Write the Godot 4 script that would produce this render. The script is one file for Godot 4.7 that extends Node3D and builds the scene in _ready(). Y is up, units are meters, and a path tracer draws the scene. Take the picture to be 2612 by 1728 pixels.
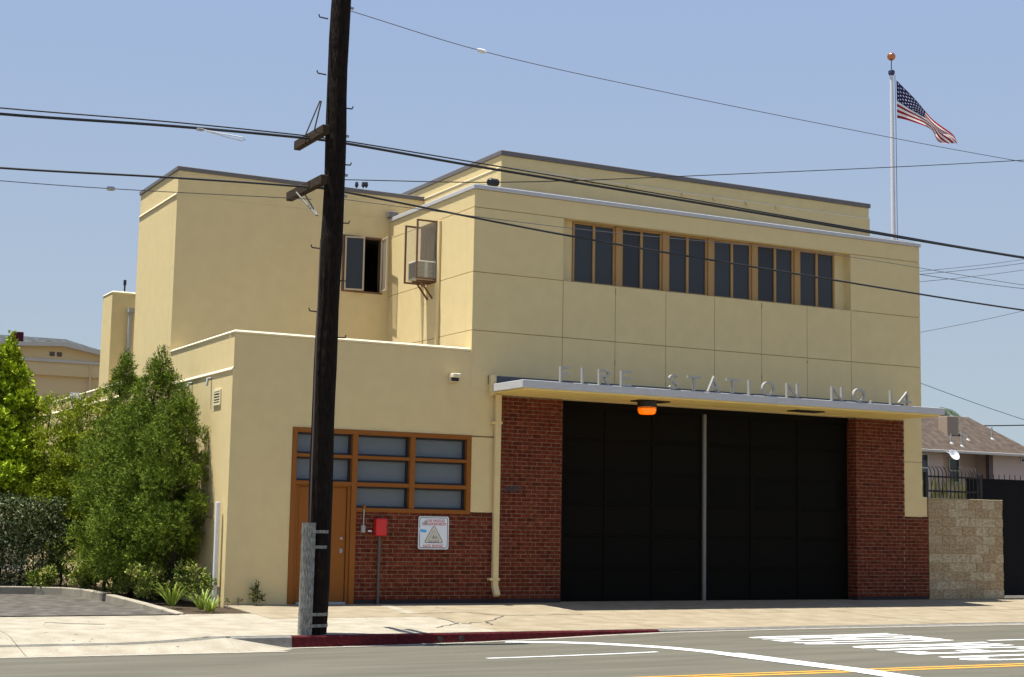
extends Node3D

# ------------------------------------------------------------------ helpers
class MB:
	var v := PackedVector3Array()
	var n := PackedVector3Array()
	var c := PackedColorArray()
	var uv := PackedVector2Array()
	var use_c := false
	var use_uv := false
	var col := Color.WHITE
	func tri(a: Vector3, b: Vector3, d: Vector3, na: Vector3, nb: Vector3, nd: Vector3) -> void:
		if (b - a).cross(d - a).dot(na + nb + nd) > 0.0:
			v.append(a); v.append(d); v.append(b)
			n.append(na); n.append(nd); n.append(nb)
		else:
			v.append(a); v.append(b); v.append(d)
			n.append(na); n.append(nb); n.append(nd)
		if use_c:
			for i in 3: c.append(col)
	func quad(a: Vector3, b: Vector3, d: Vector3, e: Vector3, nn: Vector3) -> void:
		tri(a, b, d, nn, nn, nn)
		tri(a, d, e, nn, nn, nn)
	func box(p0: Vector3, p1: Vector3, b := 0.0) -> void:
		obox(Transform3D(Basis(), (p0 + p1) * 0.5), p1 - p0, b)
	func obox(t: Transform3D, size: Vector3, b := 0.0) -> void:
		var h := size * 0.5
		b = minf(b, minf(h.x, minf(h.y, h.z)) * 0.9)
		for ax in 3:
			var u := (ax + 1) % 3
			var w := (ax + 2) % 3
			for s in [-1.0, 1.0]:
				var q := []
				for k in [[-1.0, -1.0], [1.0, -1.0], [1.0, 1.0], [-1.0, 1.0]]:
					var p := Vector3.ZERO
					p[ax] = s * h[ax]; p[u] = k[0] * (h[u] - b); p[w] = k[1] * (h[w] - b)
					q.append(t * p)
				var nn := Vector3.ZERO
				nn[ax] = s
				quad(q[0], q[1], q[2], q[3], (t.basis * nn).normalized())
			if b > 0.0:
				for su in [-1.0, 1.0]:
					for sw in [-1.0, 1.0]:
						var p := []
						for k in [[-1.0, 0], [1.0, 0], [1.0, 1], [-1.0, 1]]:
							var r := Vector3.ZERO
							r[ax] = k[0] * (h[ax] - b)
							r[u] = su * (h[u] - (0.0 if k[1] == 0 else b)); r[w] = sw * (h[w] - (b if k[1] == 0 else 0.0))
							p.append(t * r)
						var n2 := Vector3.ZERO
						n2[u] = su; n2[w] = sw
						quad(p[0], p[1], p[2], p[3], (t.basis * n2).normalized())
		if b > 0.0:
			for sx in [-1.0, 1.0]:
				for sy in [-1.0, 1.0]:
					for sz in [-1.0, 1.0]:
						var a := Vector3(sx * h.x, sy * (h.y - b), sz * (h.z - b))
						var d := Vector3(sx * (h.x - b), sy * h.y, sz * (h.z - b))
						var e := Vector3(sx * (h.x - b), sy * (h.y - b), sz * h.z)
						var n3 := (t.basis * Vector3(sx, sy, sz)).normalized()
						tri(t * a, t * d, t * e, n3, n3, n3)
	func tube(path: Array, radii: Array, sides := 8, caps := true) -> void:
		var rings := []
		var up := Vector3.UP
		for i in path.size():
			var d: Vector3 = (path[mini(i + 1, path.size() - 1)] - path[maxi(i - 1, 0)]).normalized()
			if absf(d.dot(up)) > 0.95: up = Vector3.RIGHT if absf(d.x) < 0.9 else Vector3.BACK
			var x := d.cross(up).normalized()
			var y := x.cross(d).normalized()
			up = y
			var ring := []
			for k in sides:
				var a := TAU * k / sides
				ring.append(x * cos(a) + y * sin(a))
			rings.append(ring)
		for i in path.size() - 1:
			var r0: float = radii[mini(i, radii.size() - 1)]
			var r1: float = radii[mini(i + 1, radii.size() - 1)]
			for k in sides:
				var k2 := (k + 1) % sides
				var a: Vector3 = path[i] + rings[i][k] * r0
				var b: Vector3 = path[i] + rings[i][k2] * r0
				var d: Vector3 = path[i + 1] + rings[i + 1][k2] * r1
				var e: Vector3 = path[i + 1] + rings[i + 1][k] * r1
				tri(a, b, d, rings[i][k], rings[i][k2], rings[i + 1][k2])
				tri(a, d, e, rings[i][k], rings[i + 1][k2], rings[i + 1][k])
		if caps:
			for end in [0, path.size() - 1]:
				var dd: Vector3 = (path[0] - path[1]).normalized() if end == 0 else (path[end] - path[end - 1]).normalized()
				var r: float = radii[mini(end, radii.size() - 1)]
				for k in sides:
					tri(path[end], path[end] + rings[end][k] * r, path[end] + rings[end][(k + 1) % sides] * r, dd, dd, dd)
	# lathe about the y axis through o: prof = [[r, y], ...]
	func lathe(o: Vector3, prof: Array, sides := 20) -> void:
		for i in prof.size() - 1:
			var dr: float = prof[i + 1][0] - prof[i][0]
			var dy: float = prof[i + 1][1] - prof[i][1]
			for k in sides:
				var a0 := TAU * k / sides
				var a1 := TAU * (k + 1) / sides
				var n0 := Vector3(cos(a0) * dy, -dr, sin(a0) * dy).normalized()
				var n1 := Vector3(cos(a1) * dy, -dr, sin(a1) * dy).normalized()
				var p := func(r: float, y: float, a: float) -> Vector3: return o + Vector3(cos(a) * r, y, sin(a) * r)
				var A: Vector3 = p.call(prof[i][0], prof[i][1], a0)
				var B: Vector3 = p.call(prof[i][0], prof[i][1], a1)
				var D: Vector3 = p.call(prof[i + 1][0], prof[i + 1][1], a1)
				var E: Vector3 = p.call(prof[i + 1][0], prof[i + 1][1], a0)
				tri(A, B, D, n0, n1, n1)
				tri(A, D, E, n0, n1, n0)
	# flat ribbon of width w along pts in the xy plane, extruded z0..z1, mitred
	func ribbon(pts: Array, w: float, z0: float, z1: float, t := Transform3D(), closed := false) -> void:
		var L := []
		var R := []
		var m := pts.size()
		for i in m:
			var pa: Vector2 = pts[(i - 1 + m) % m] if (closed or i > 0) else pts[i] * 2.0 - pts[i + 1]
			var pb: Vector2 = pts[(i + 1) % m] if (closed or i < m - 1) else pts[i] * 2.0 - pts[i - 1]
			var d0: Vector2 = (pts[i] - pa).normalized()
			var d1: Vector2 = (pb - pts[i]).normalized()
			var nn := (d0 + d1).normalized().orthogonal()
			var k := w * 0.5 / maxf(0.35, nn.dot(d0.orthogonal()))
			L.append(pts[i] + nn * k)
			R.append(pts[i] - nn * k)
		var seg := m if closed else m - 1
		for i in seg:
			var j := (i + 1) % m
			var P := func(q: Vector2, z: float) -> Vector3: return t * Vector3(q.x, q.y, z)
			quad(P.call(L[i], z1), P.call(L[j], z1), P.call(R[j], z1), P.call(R[i], z1), t.basis.z.normalized())
			quad(P.call(L[i], z0), P.call(L[j], z0), P.call(R[j], z0), P.call(R[i], z0), -t.basis.z.normalized())
			var d: Vector2 = (pts[j] - pts[i]).normalized().orthogonal()
			var n1 := (t.basis * Vector3(d.x, d.y, 0)).normalized()
			quad(P.call(L[i], z0), P.call(L[j], z0), P.call(L[j], z1), P.call(L[i], z1), n1)
			quad(P.call(R[i], z0), P.call(R[j], z0), P.call(R[j], z1), P.call(R[i], z1), -n1)
		if not closed:
			for i in [0, m - 1]:
				var dd: Vector2 = (pts[0] - pts[1]) if i == 0 else (pts[m - 1] - pts[m - 2])
				var nn := (t.basis * Vector3(dd.x, dd.y, 0)).normalized()
				quad(t * Vector3(L[i].x, L[i].y, z0), t * Vector3(R[i].x, R[i].y, z0), t * Vector3(R[i].x, R[i].y, z1), t * Vector3(L[i].x, L[i].y, z1), nn)
	# convex polygon (xy) extruded z0..z1
	func slab(poly: Array, z0: float, z1: float, t := Transform3D()) -> void:
		var cen := Vector2.ZERO
		for p in poly: cen += p / poly.size()
		for i in poly.size():
			var a: Vector2 = poly[i]
			var b: Vector2 = poly[(i + 1) % poly.size()]
			for s in [[z1, 1.0], [z0, -1.0]]:
				var nn: Vector3 = t.basis.z.normalized() * s[1]
				tri(t * Vector3(cen.x, cen.y, s[0]), t * Vector3(a.x, a.y, s[0]), t * Vector3(b.x, b.y, s[0]), nn, nn, nn)
			var d := (b - a).orthogonal()
			if d.dot((a + b) * 0.5 - cen) < 0.0: d = -d
			quad(t * Vector3(a.x, a.y, z0), t * Vector3(b.x, b.y, z0), t * Vector3(b.x, b.y, z1), t * Vector3(a.x, a.y, z1), (t.basis * Vector3(d.x, d.y, 0)).normalized())
	func mesh() -> ArrayMesh:
		var arr := []
		arr.resize(Mesh.ARRAY_MAX)
		arr[Mesh.ARRAY_VERTEX] = v
		arr[Mesh.ARRAY_NORMAL] = n
		if use_c: arr[Mesh.ARRAY_COLOR] = c
		if use_uv: arr[Mesh.ARRAY_TEX_UV] = uv
		var m := ArrayMesh.new()
		m.add_surface_from_arrays(Mesh.PRIMITIVE_TRIANGLES, arr)
		return m

var taken := {}
var mesh_cache := {}
var M := {}
var T := {}
var rng := RandomNumberGenerator.new()

func numbered(called: String) -> String:
	var k: int = taken.get(called, 0)
	taken[called] = k + 1
	return called if k == 0 else "%s_%03d" % [called, k]

func tag(o: Node, label: String, category: String, group := "", kind := "") -> void:
	if label: o.set_meta("label", label)
	if category: o.set_meta("category", category)
	if group: o.set_meta("group", group)
	if kind: o.set_meta("kind", kind)

func thing(called: String, label: String, category: String, at := Vector3.ZERO, group := "") -> Node3D:
	var o := Node3D.new()
	o.name = numbered(called)
	add_child(o)
	o.position = at
	tag(o, label, category, group)
	return o

func struct(called: String, label: String) -> Node3D:
	var o := Node3D.new()
	o.name = numbered(called)
	add_child(o)
	tag(o, label, "", "", "structure")
	return o

func put(parent: Node3D, called: String, mesh: Mesh, mat: Material, at := Vector3.ZERO) -> MeshInstance3D:
	var o := MeshInstance3D.new()
	o.name = called if parent != self else numbered(called)
	o.mesh = mesh
	o.material_override = mat
	parent.add_child(o, true)
	o.position = at - (parent.position if parent.get_parent() == self else Vector3.ZERO)
	return o

func cb(size: Vector3, b: float) -> Mesh:
	var key := "%.4f,%.4f,%.4f,%.4f" % [size.x, size.y, size.z, b]
	if not mesh_cache.has(key):
		var m := MB.new()
		m.obox(Transform3D(), size, b)
		mesh_cache[key] = m.mesh()
	return mesh_cache[key]

# a box part given by its corners in world coordinates
func bx(parent: Node3D, called: String, p0: Vector3, p1: Vector3, mat: Material, b := 0.0) -> MeshInstance3D:
	return put(parent, called, cb(p1 - p0, b), mat, (p0 + p1) * 0.5)

func sub(part: MeshInstance3D, called: String, mesh: Mesh, mat: Material) -> MeshInstance3D:
	var o := MeshInstance3D.new()
	o.name = called
	o.mesh = mesh
	o.material_override = mat
	part.add_child(o, true)
	o.position = -part.position - (part.get_parent().position if part.get_parent() != self else Vector3.ZERO)
	return o

func subbox(part: MeshInstance3D, called: String, p0: Vector3, p1: Vector3, mat: Material, b := 0.0) -> MeshInstance3D:
	var o := sub(part, called, cb(p1 - p0, b), mat)
	o.position += (p0 + p1) * 0.5
	return o

func lin(r: float, g: float, b: float) -> Color:
	return Color(r, g, b).linear_to_srgb()

func ntex(freq: float, octaves: int, c0: Color, c1: Color, sd: int, size := 512, kind := FastNoiseLite.TYPE_SIMPLEX_SMOOTH) -> NoiseTexture2D:
	var nz := FastNoiseLite.new()
	nz.seed = sd
	nz.noise_type = kind
	nz.frequency = freq
	nz.fractal_octaves = octaves
	var t := NoiseTexture2D.new()
	t.width = size; t.height = size
	t.seamless = true
	t.noise = nz
	var g := Gradient.new()
	g.set_color(0, c0); g.set_color(1, c1)
	t.color_ramp = g
	return t

func nnorm(freq: float, octaves: int, sd: int, strength: float, size := 512) -> NoiseTexture2D:
	var t := ntex(freq, octaves, Color.BLACK, Color.WHITE, sd, size)
	t.color_ramp = null
	t.as_normal_map = true
	t.bump_strength = strength
	return t

# tex / detail: keys into T, with their scales per metre; bump: [normal key, scale, strength]
func mat(key: String, color: Color, rough: float, tex := "", scale := Vector3.ONE, detail := "", dscale := Vector3.ONE, bump := [], metal := 0.0) -> StandardMaterial3D:
	var m := StandardMaterial3D.new()
	m.resource_name = key
	m.albedo_color = color
	m.roughness = rough
	m.metallic = metal
	if rough > 0.6: m.metallic_specular = 0.25
	if tex:
		m.albedo_texture = T[tex]
		m.uv1_triplanar = true
		m.uv1_world_triplanar = true
		m.uv1_scale = scale
	if detail:
		m.detail_enabled = true
		m.detail_albedo = T[detail]
		m.detail_blend_mode = BaseMaterial3D.BLEND_MODE_MUL
		m.detail_uv_layer = BaseMaterial3D.DETAIL_UV_2
		m.uv2_triplanar = true
		m.uv2_world_triplanar = true
		m.uv2_scale = dscale
	if bump:
		m.uv1_triplanar = true
		m.uv1_world_triplanar = true
		m.normal_enabled = true
		m.normal_texture = T[bump[0]]
		m.normal_scale = bump[1]
		if not tex: m.uv1_scale = scale
	M[key] = m
	return m

func g1(a: float) -> Color:
	return Color(a, a, a)

# ------------------------------------------------------------------ ground heights
func road_y(x: float, z: float) -> float:
	var tx := [-80.0, -5.0, -3.0, -1.75, 0.36, 1.5, 3.9, 9.0, 80.0]
	var ty := [-0.335, -0.333, -0.314, -0.292, -0.222, -0.205, -0.192, -0.188, -0.188]
	var g: float = ty[0]
	for i in tx.size() - 1:
		if x >= tx[i]:
			g = lerpf(ty[i], ty[i + 1], clampf((x - tx[i]) / (tx[i + 1] - tx[i]), 0, 1))
	if z <= 11.5: return lerpf(g, -0.2, clampf((z - 5.0) / 6.5, 0, 1))
	return lerpf(-0.2, -0.33, (z - 11.5) / 10.5)

func walk_y(_x: float, z: float) -> float:
	return -0.034 * z

func apron_y(x: float, z: float) -> float:
	if x <= -6.2:
		var zs := lerpf(4.99, 4.3, clampf((-6.2 - x) / 1.4, 0, 1))
		if z <= zs: return -0.034 * z
		return lerpf(-0.034 * zs, -0.336, clampf((z - zs) / (5.6 - zs), 0, 1))
	if z <= 4.995: return -0.034 * z
	var slope := lerpf(-0.17, -0.336, clampf((z - 5.0) / 0.6, 0, 1))
	return lerpf(slope, -0.338, clampf((x + 6.2) / 0.95, 0, 1))

func patch(m: MB, x0: float, x1: float, z0: float, z1: float, f: Callable, nx: int, nz: int, lift := 0.0, skirt := 0.0) -> void:
	for i in nx:
		for j in nz:
			var xa := lerpf(x0, x1, float(i) / nx)
			var xb := lerpf(x0, x1, float(i + 1) / nx)
			var za := lerpf(z0, z1, float(j) / nz)
			var zb := lerpf(z0, z1, float(j + 1) / nz)
			var a := Vector3(xa, f.call(xa, za) + lift, za)
			var b := Vector3(xb, f.call(xb, za) + lift, za)
			var c := Vector3(xb, f.call(xb, zb) + lift, zb)
			var d := Vector3(xa, f.call(xa, zb) + lift, zb)
			var nn := (c - a).cross(b - d).normalized()
			if nn.y < 0: nn = -nn
			m.quad(a, b, c, d, nn)
			if skirt > 0.0:
				var s := Vector3(0, -skirt, 0)
				if j == 0: m.quad(a, b, b + s, a + s, Vector3(0, 0, -1))
				if j == nz - 1: m.quad(d, c, c + s, d + s, Vector3(0, 0, 1))
				if i == 0: m.quad(a, d, d + s, a + s, Vector3(-1, 0, 0))
				if i == nx - 1: m.quad(b, c, c + s, b + s, Vector3(1, 0, 0))

# painted band along points (x, z) on the road
func paint(m: MB, pts: Array, w: float, f: Callable, lift := 0.004, step := 0.5) -> void:
	var q := []
	for i in pts.size() - 1:
		var d: float = pts[i].distance_to(pts[i + 1])
		var k := maxi(1, int(d / step))
		for j in k: q.append(pts[i].lerp(pts[i + 1], float(j) / k))
	q.append(pts[-1])
	var L := []
	var R := []
	for i in q.size():
		var dd: Vector2 = (q[mini(i + 1, q.size() - 1)] - q[maxi(i - 1, 0)]).normalized().orthogonal() * w * 0.5
		var a: Vector2 = q[i] + dd
		var b: Vector2 = q[i] - dd
		L.append(Vector3(a.x, f.call(a.x, a.y) + lift, a.y))
		R.append(Vector3(b.x, f.call(b.x, b.y) + lift, b.y))
	for i in q.size() - 1:
		m.quad(L[i], L[i + 1], R[i + 1], R[i], Vector3.UP)

# ------------------------------------------------------------------ start
func _ready() -> void:
	rng.seed = 14
	camera_and_light()
	textures()
	materials()
	ground()
	station()
	station_fittings()
	lettering()
	street_things()
	background()
	plants()

func camera_and_light() -> void:
	var cam := Camera3D.new()
	cam.name = "camera"
	cam.position = Vector3(-13.09, 1.4287, 26.1178)
	cam.rotation = Vector3(0.1204, -0.4907, 0.0182)
	cam.fov = 24.59
	cam.near = 0.1
	cam.far = 1000.0
	add_child(cam)
	cam.current = true
	var sm := ProceduralSkyMaterial.new()
	sm.sky_top_color = lin(0.155, 0.228, 0.412)
	sm.sky_horizon_color = lin(0.279, 0.328, 0.338)
	sm.sky_curve = 0.20
	sm.ground_bottom_color = lin(0.12, 0.11, 0.10)
	sm.ground_horizon_color = lin(0.25, 0.25, 0.25)
	sm.sun_angle_max = 1.0
	var sky := Sky.new()
	sky.sky_material = sm
	var env := Environment.new()
	env.background_mode = Environment.BG_SKY
	env.sky = sky
	env.tonemap_mode = Environment.TONE_MAPPER_LINEAR
	env.tonemap_exposure = 1.82
	env.sdfgi_enabled = true
	env.ssao_enabled = true
	env.ssil_enabled = true
	var we := WorldEnvironment.new()
	we.name = "world"
	we.environment = env
	add_child(we)
	var sun := DirectionalLight3D.new()
	sun.name = "sun"
	sun.light_energy = 1.6
	sun.light_color = Color(1.0, 0.99, 0.955)
	sun.light_angular_distance = 0.5
	sun.shadow_enabled = true
	add_child(sun)
	sun.look_at_from_position(Vector3.ZERO, Vector3(0.24, -1.0, 0.09), Vector3.FORWARD)

func textures() -> void:
	T.fine = ntex(0.12, 3, g1(0.80), g1(1.0), 1)
	T.faint = ntex(0.1, 3, g1(0.93), g1(1.0), 2)
	T.grain = ntex(0.16, 4, g1(0.86), g1(1.0), 21)
	T.patch = ntex(0.012, 4, g1(0.97), g1(1.0), 3)
	T.lanes = ntex(0.014, 4, g1(0.86), g1(1.0), 31)
	T.grime = ntex(0.02, 5, Color(0.84, 0.82, 0.79), Color(1, 1, 1), 4)
	T.speck = ntex(0.32, 2, g1(0.62), g1(1.0), 5)
	T.streak = ntex(0.04, 4, g1(0.35), g1(1.0), 6)
	T.blotch = ntex(0.02, 4, g1(0.62), g1(1.0), 7)
	T.bumpf = nnorm(0.16, 3, 8, 3.0)
	T.bumpc = nnorm(0.05, 4, 9, 4.0)
	T.efflo = ntex(0.025, 4, Color(0.74, 0.67, 0.55), Color(1, 1, 0.98), 10)

func materials() -> void:
	mat("stucco", lin(0.875, 0.69, 0.352), 0.92, "grain", Vector3.ONE * 0.85, "patch", Vector3.ONE * 0.35, ["bumpf", 0.9])
	mat("joint", lin(0.36, 0.23, 0.12), 0.95, "fine", Vector3.ONE * 3)
	mat("trim_cream", lin(0.78, 0.68, 0.47), 0.8, "faint", Vector3.ONE * 2)
	mat("soffit", lin(0.90, 0.70, 0.26), 0.9, "faint", Vector3.ONE * 2)  # brighter yellow than the stucco, standing in for light bounced off the ground
	mat("coping_grey", lin(0.54, 0.53, 0.52), 0.55, "faint", Vector3.ONE * 1.5, "patch", Vector3.ONE)
	mat("coping_dark", lin(0.17, 0.155, 0.15), 0.6, "fine", Vector3.ONE * 2)
	mat("flashing", lin(0.11, 0.11, 0.125), 0.6, "fine", Vector3.ONE * 2)
	mat("roofing", lin(0.35, 0.33, 0.3), 0.95, "fine", Vector3.ONE * 2)
	mat("mortar", lin(0.385, 0.285, 0.17), 0.95, "fine", Vector3.ONE * 5, "blotch", Vector3.ONE * 0.6)
	var br := [[0.285, 0.062, 0.033], [0.25, 0.054, 0.030], [0.32, 0.076, 0.040], [0.215, 0.048, 0.029]]
	for i in 4:
		mat("brick%d" % i, lin(br[i][0], br[i][1], br[i][2]), 0.9, "fine", Vector3.ONE * 6, "blotch", Vector3.ONE * 0.8, ["bumpf", 0.6])
		M["brick%d" % i].metallic_specular = 0.12
	mat("plinth", lin(0.05, 0.04, 0.038), 0.9, "fine", Vector3.ONE * 4)
	mat("wood_trim", lin(0.275, 0.098, 0.020), 0.7, "faint", Vector3(6, 0.8, 6))
	mat("wood_window", lin(0.52, 0.31, 0.125), 0.65, "fine", Vector3(6, 0.8, 6))
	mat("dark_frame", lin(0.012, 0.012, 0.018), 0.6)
	mat("frost", lin(0.13, 0.155, 0.17), 0.45, "faint", Vector3.ONE * 2)
	mat("slate_pane", lin(0.027, 0.030, 0.034), 0.35, "fine", Vector3.ONE * 1.5)
	mat("slate_pane_pale", lin(0.030, 0.033, 0.037), 0.3, "fine", Vector3.ONE * 1.5)
	mat("slate_pane_deep", lin(0.017, 0.018, 0.021), 0.4, "fine", Vector3.ONE * 1.5)
	mat("door_black", lin(0.0095, 0.0084, 0.0064), 0.7, "fine", Vector3.ONE * 2)
	M.door_black.metallic_specular = 0.15
	mat("door_pane", lin(0.007, 0.0065, 0.0055), 0.2)
	M.door_pane.metallic_specular = 0.1
	mat("steel", lin(0.20, 0.19, 0.165), 0.55, "fine", Vector3(9, 1.2, 9))
	mat("letter_metal", lin(0.47, 0.45, 0.41), 0.45, "fine", Vector3.ONE * 4, "", Vector3.ONE, [], 0.15)
	mat("red_box", lin(0.56, 0.012, 0.012), 0.3)
	mat("conduit_brown", lin(0.13, 0.09, 0.07), 0.6, "fine", Vector3.ONE * 4)
	mat("grey_metal", lin(0.42, 0.42, 0.40), 0.5, "fine", Vector3.ONE * 4)
	mat("white_paint", lin(0.78, 0.78, 0.78), 0.5, "faint", Vector3.ONE * 3)
	mat("sign_face", lin(0.72, 0.76, 0.78), 0.35)
	mat("sign_red", lin(0.52, 0.05, 0.05), 0.5)
	mat("sign_black", lin(0.03, 0.03, 0.035), 0.5)
	mat("sign_tan", lin(0.62, 0.58, 0.48), 0.5)
	mat("sign_blue", lin(0.08, 0.38, 0.72), 0.5)
	mat("amber", Color(1.0, 0.52, 0.04), 0.25)
	M.amber.emission_enabled = true
	M.amber.emission = Color(1.0, 0.44, 0.02)
	M.amber.emission_energy_multiplier = 0.38
	mat("black", lin(0.012, 0.012, 0.013), 0.5)
	mat("cable", lin(0.010, 0.010, 0.012), 0.6)
	mat("wire_grey", lin(0.09, 0.085, 0.10), 0.6)
	mat("pole_wood", lin(0.046, 0.030, 0.020), 0.9, "streak", Vector3(4, 0.14, 4), "blotch", Vector3(1, 0.5, 1), ["bumpc", 0.8])
	mat("arm_wood", lin(0.11, 0.075, 0.048), 0.9, "streak", Vector3(4, 4, 0.3))
	mat("guard_grey", lin(0.66, 0.64, 0.56), 0.75, "streak", Vector3(3, 0.4, 3), "grime", Vector3(1.5, 0.7, 1.5))
	mat("brace_metal", lin(0.14, 0.14, 0.13), 0.6)
	mat("galv", lin(0.40, 0.40, 0.39), 0.5, "fine", Vector3.ONE * 4, "", Vector3.ONE, [], 0.4)
	mat("concrete", lin(0.405, 0.338, 0.235), 0.92, "fine", Vector3.ONE * 0.55, "grime", Vector3.ONE * 0.16, ["bumpf", 0.35])
	mat("concrete_pale", lin(0.48, 0.432, 0.338), 0.92, "fine", Vector3.ONE * 0.55, "grime", Vector3.ONE * 0.2, ["bumpf", 0.35])
	mat("gutter", lin(0.50, 0.46, 0.38), 0.92, "fine", Vector3.ONE * 2, "grime", Vector3.ONE * 0.5)
	mat("kerb_red", lin(0.19, 0.022, 0.026), 0.7, "fine", Vector3.ONE * 1.2, "blotch", Vector3(0.9, 2.5, 0.9))
	mat("kerb_grey", lin(0.40, 0.38, 0.34), 0.9, "fine", Vector3.ONE * 3, "grime", Vector3.ONE * 0.6)
	mat("crack", lin(0.10, 0.085, 0.07), 0.95)
	mat("seam", lin(0.06, 0.05, 0.045), 0.95)
	mat("asphalt", lin(0.215, 0.197, 0.15), 0.9, "speck", Vector3.ONE * 0.5, "lanes", Vector3(0.035, 0.3, 0.21), ["bumpf", 0.5])
	mat("asphalt_lot", lin(0.235, 0.21, 0.175), 0.92, "speck", Vector3.ONE * 0.6, "blotch", Vector3.ONE * 0.25, ["bumpf", 0.4])
	mat("road_white", lin(0.78, 0.78, 0.75), 0.7, "faint", Vector3.ONE * 2, "patch", Vector3.ONE)
	mat("road_yellow", lin(0.66, 0.34, 0.05), 0.7, "faint", Vector3.ONE * 2, "patch", Vector3.ONE)
	mat("soil", lin(0.16, 0.115, 0.07), 0.95, "speck", Vector3.ONE * 2, "blotch", Vector3.ONE * 0.7, ["bumpc", 0.8])
	mat("earth", lin(0.22, 0.19, 0.15), 0.95, "fine", Vector3.ONE * 0.3)
	for i in 3:
		mat("block%d" % i, [lin(0.66, 0.55, 0.40), lin(0.74, 0.65, 0.50), lin(0.60, 0.48, 0.33)][i], 0.95, "fine", Vector3.ONE * 1.0, "efflo", Vector3(0.6, 1.15, 0.6), ["bumpf", 0.5])
	mat("block_mortar", lin(0.6, 0.52, 0.38), 0.95, "fine", Vector3.ONE * 4, "efflo", Vector3.ONE)
	mat("fence_black", lin(0.010, 0.008, 0.010), 0.6)
	mat("gate_black", lin(0.006, 0.006, 0.007), 0.7, "fine", Vector3.ONE)
	mat("house_wall", lin(0.56, 0.43, 0.36), 0.9, "faint", Vector3.ONE)
	mat("house_roof", lin(0.22, 0.165, 0.128), 0.95, "speck", Vector3(1.3, 3, 1.3), "blotch", Vector3.ONE * 0.3)
	mat("chimney_stucco", lin(0.44, 0.335, 0.25), 0.9, "fine", Vector3.ONE * 2)
	mat("grey_roof", lin(0.16, 0.17, 0.175), 0.95, "speck", Vector3(1.3, 3, 1.3), "blotch", Vector3.ONE * 0.3)
	mat("rear_wall", lin(0.74, 0.56, 0.30), 0.9, "faint", Vector3.ONE)
	mat("fascia_pale", lin(0.60, 0.55, 0.46), 0.7, "faint", Vector3.ONE)
	mat("chimney_red", lin(0.085, 0.022, 0.03), 0.9, "fine", Vector3.ONE * 3)
	mat("dark_glass", lin(0.03, 0.035, 0.04), 0.1)
	mat("palm_green", lin(0.05, 0.075, 0.03), 0.6)
	mat("bark", lin(0.10, 0.07, 0.045), 0.95, "streak", Vector3(5, 0.8, 5))
	mat("flagpole_white", lin(0.70, 0.68, 0.68), 0.4, "faint", Vector3.ONE * 2)
	mat("finial", lin(0.55, 0.20, 0.09), 0.22, "", Vector3.ONE, "", Vector3.ONE, [], 0.85)
	mat("truck_blue", lin(0.03, 0.03, 0.09), 0.5)
	mat("ac_cream", lin(0.50, 0.46, 0.36), 0.5, "faint", Vector3.ONE * 3)
	mat("ac_grill", lin(0.10, 0.09, 0.08), 0.6)
	mat("sash_brown", lin(0.16, 0.08, 0.04), 0.6)
	mat("sash_pale", lin(0.50, 0.40, 0.26), 0.6)
	var gl := mat("glass", Color(0.85, 0.88, 0.9, 0.1), 0.02)
	gl.transparency = BaseMaterial3D.TRANSPARENCY_ALPHA
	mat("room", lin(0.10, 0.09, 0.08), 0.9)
	for k in [["leaf_podo", 0.2], ["leaf_maple", 0.4], ["leaf_hedge", 0.25], ["leaf_lily", 0.45]]:
		var lm := mat(k[0], Color.WHITE, 0.55)
		lm.metallic_specular = 0.2
		lm.vertex_color_use_as_albedo = true
		lm.cull_mode = BaseMaterial3D.CULL_DISABLED
		lm.backlight_enabled = true
		lm.backlight = Color(k[1], k[1], k[1] * 0.6)

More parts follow.
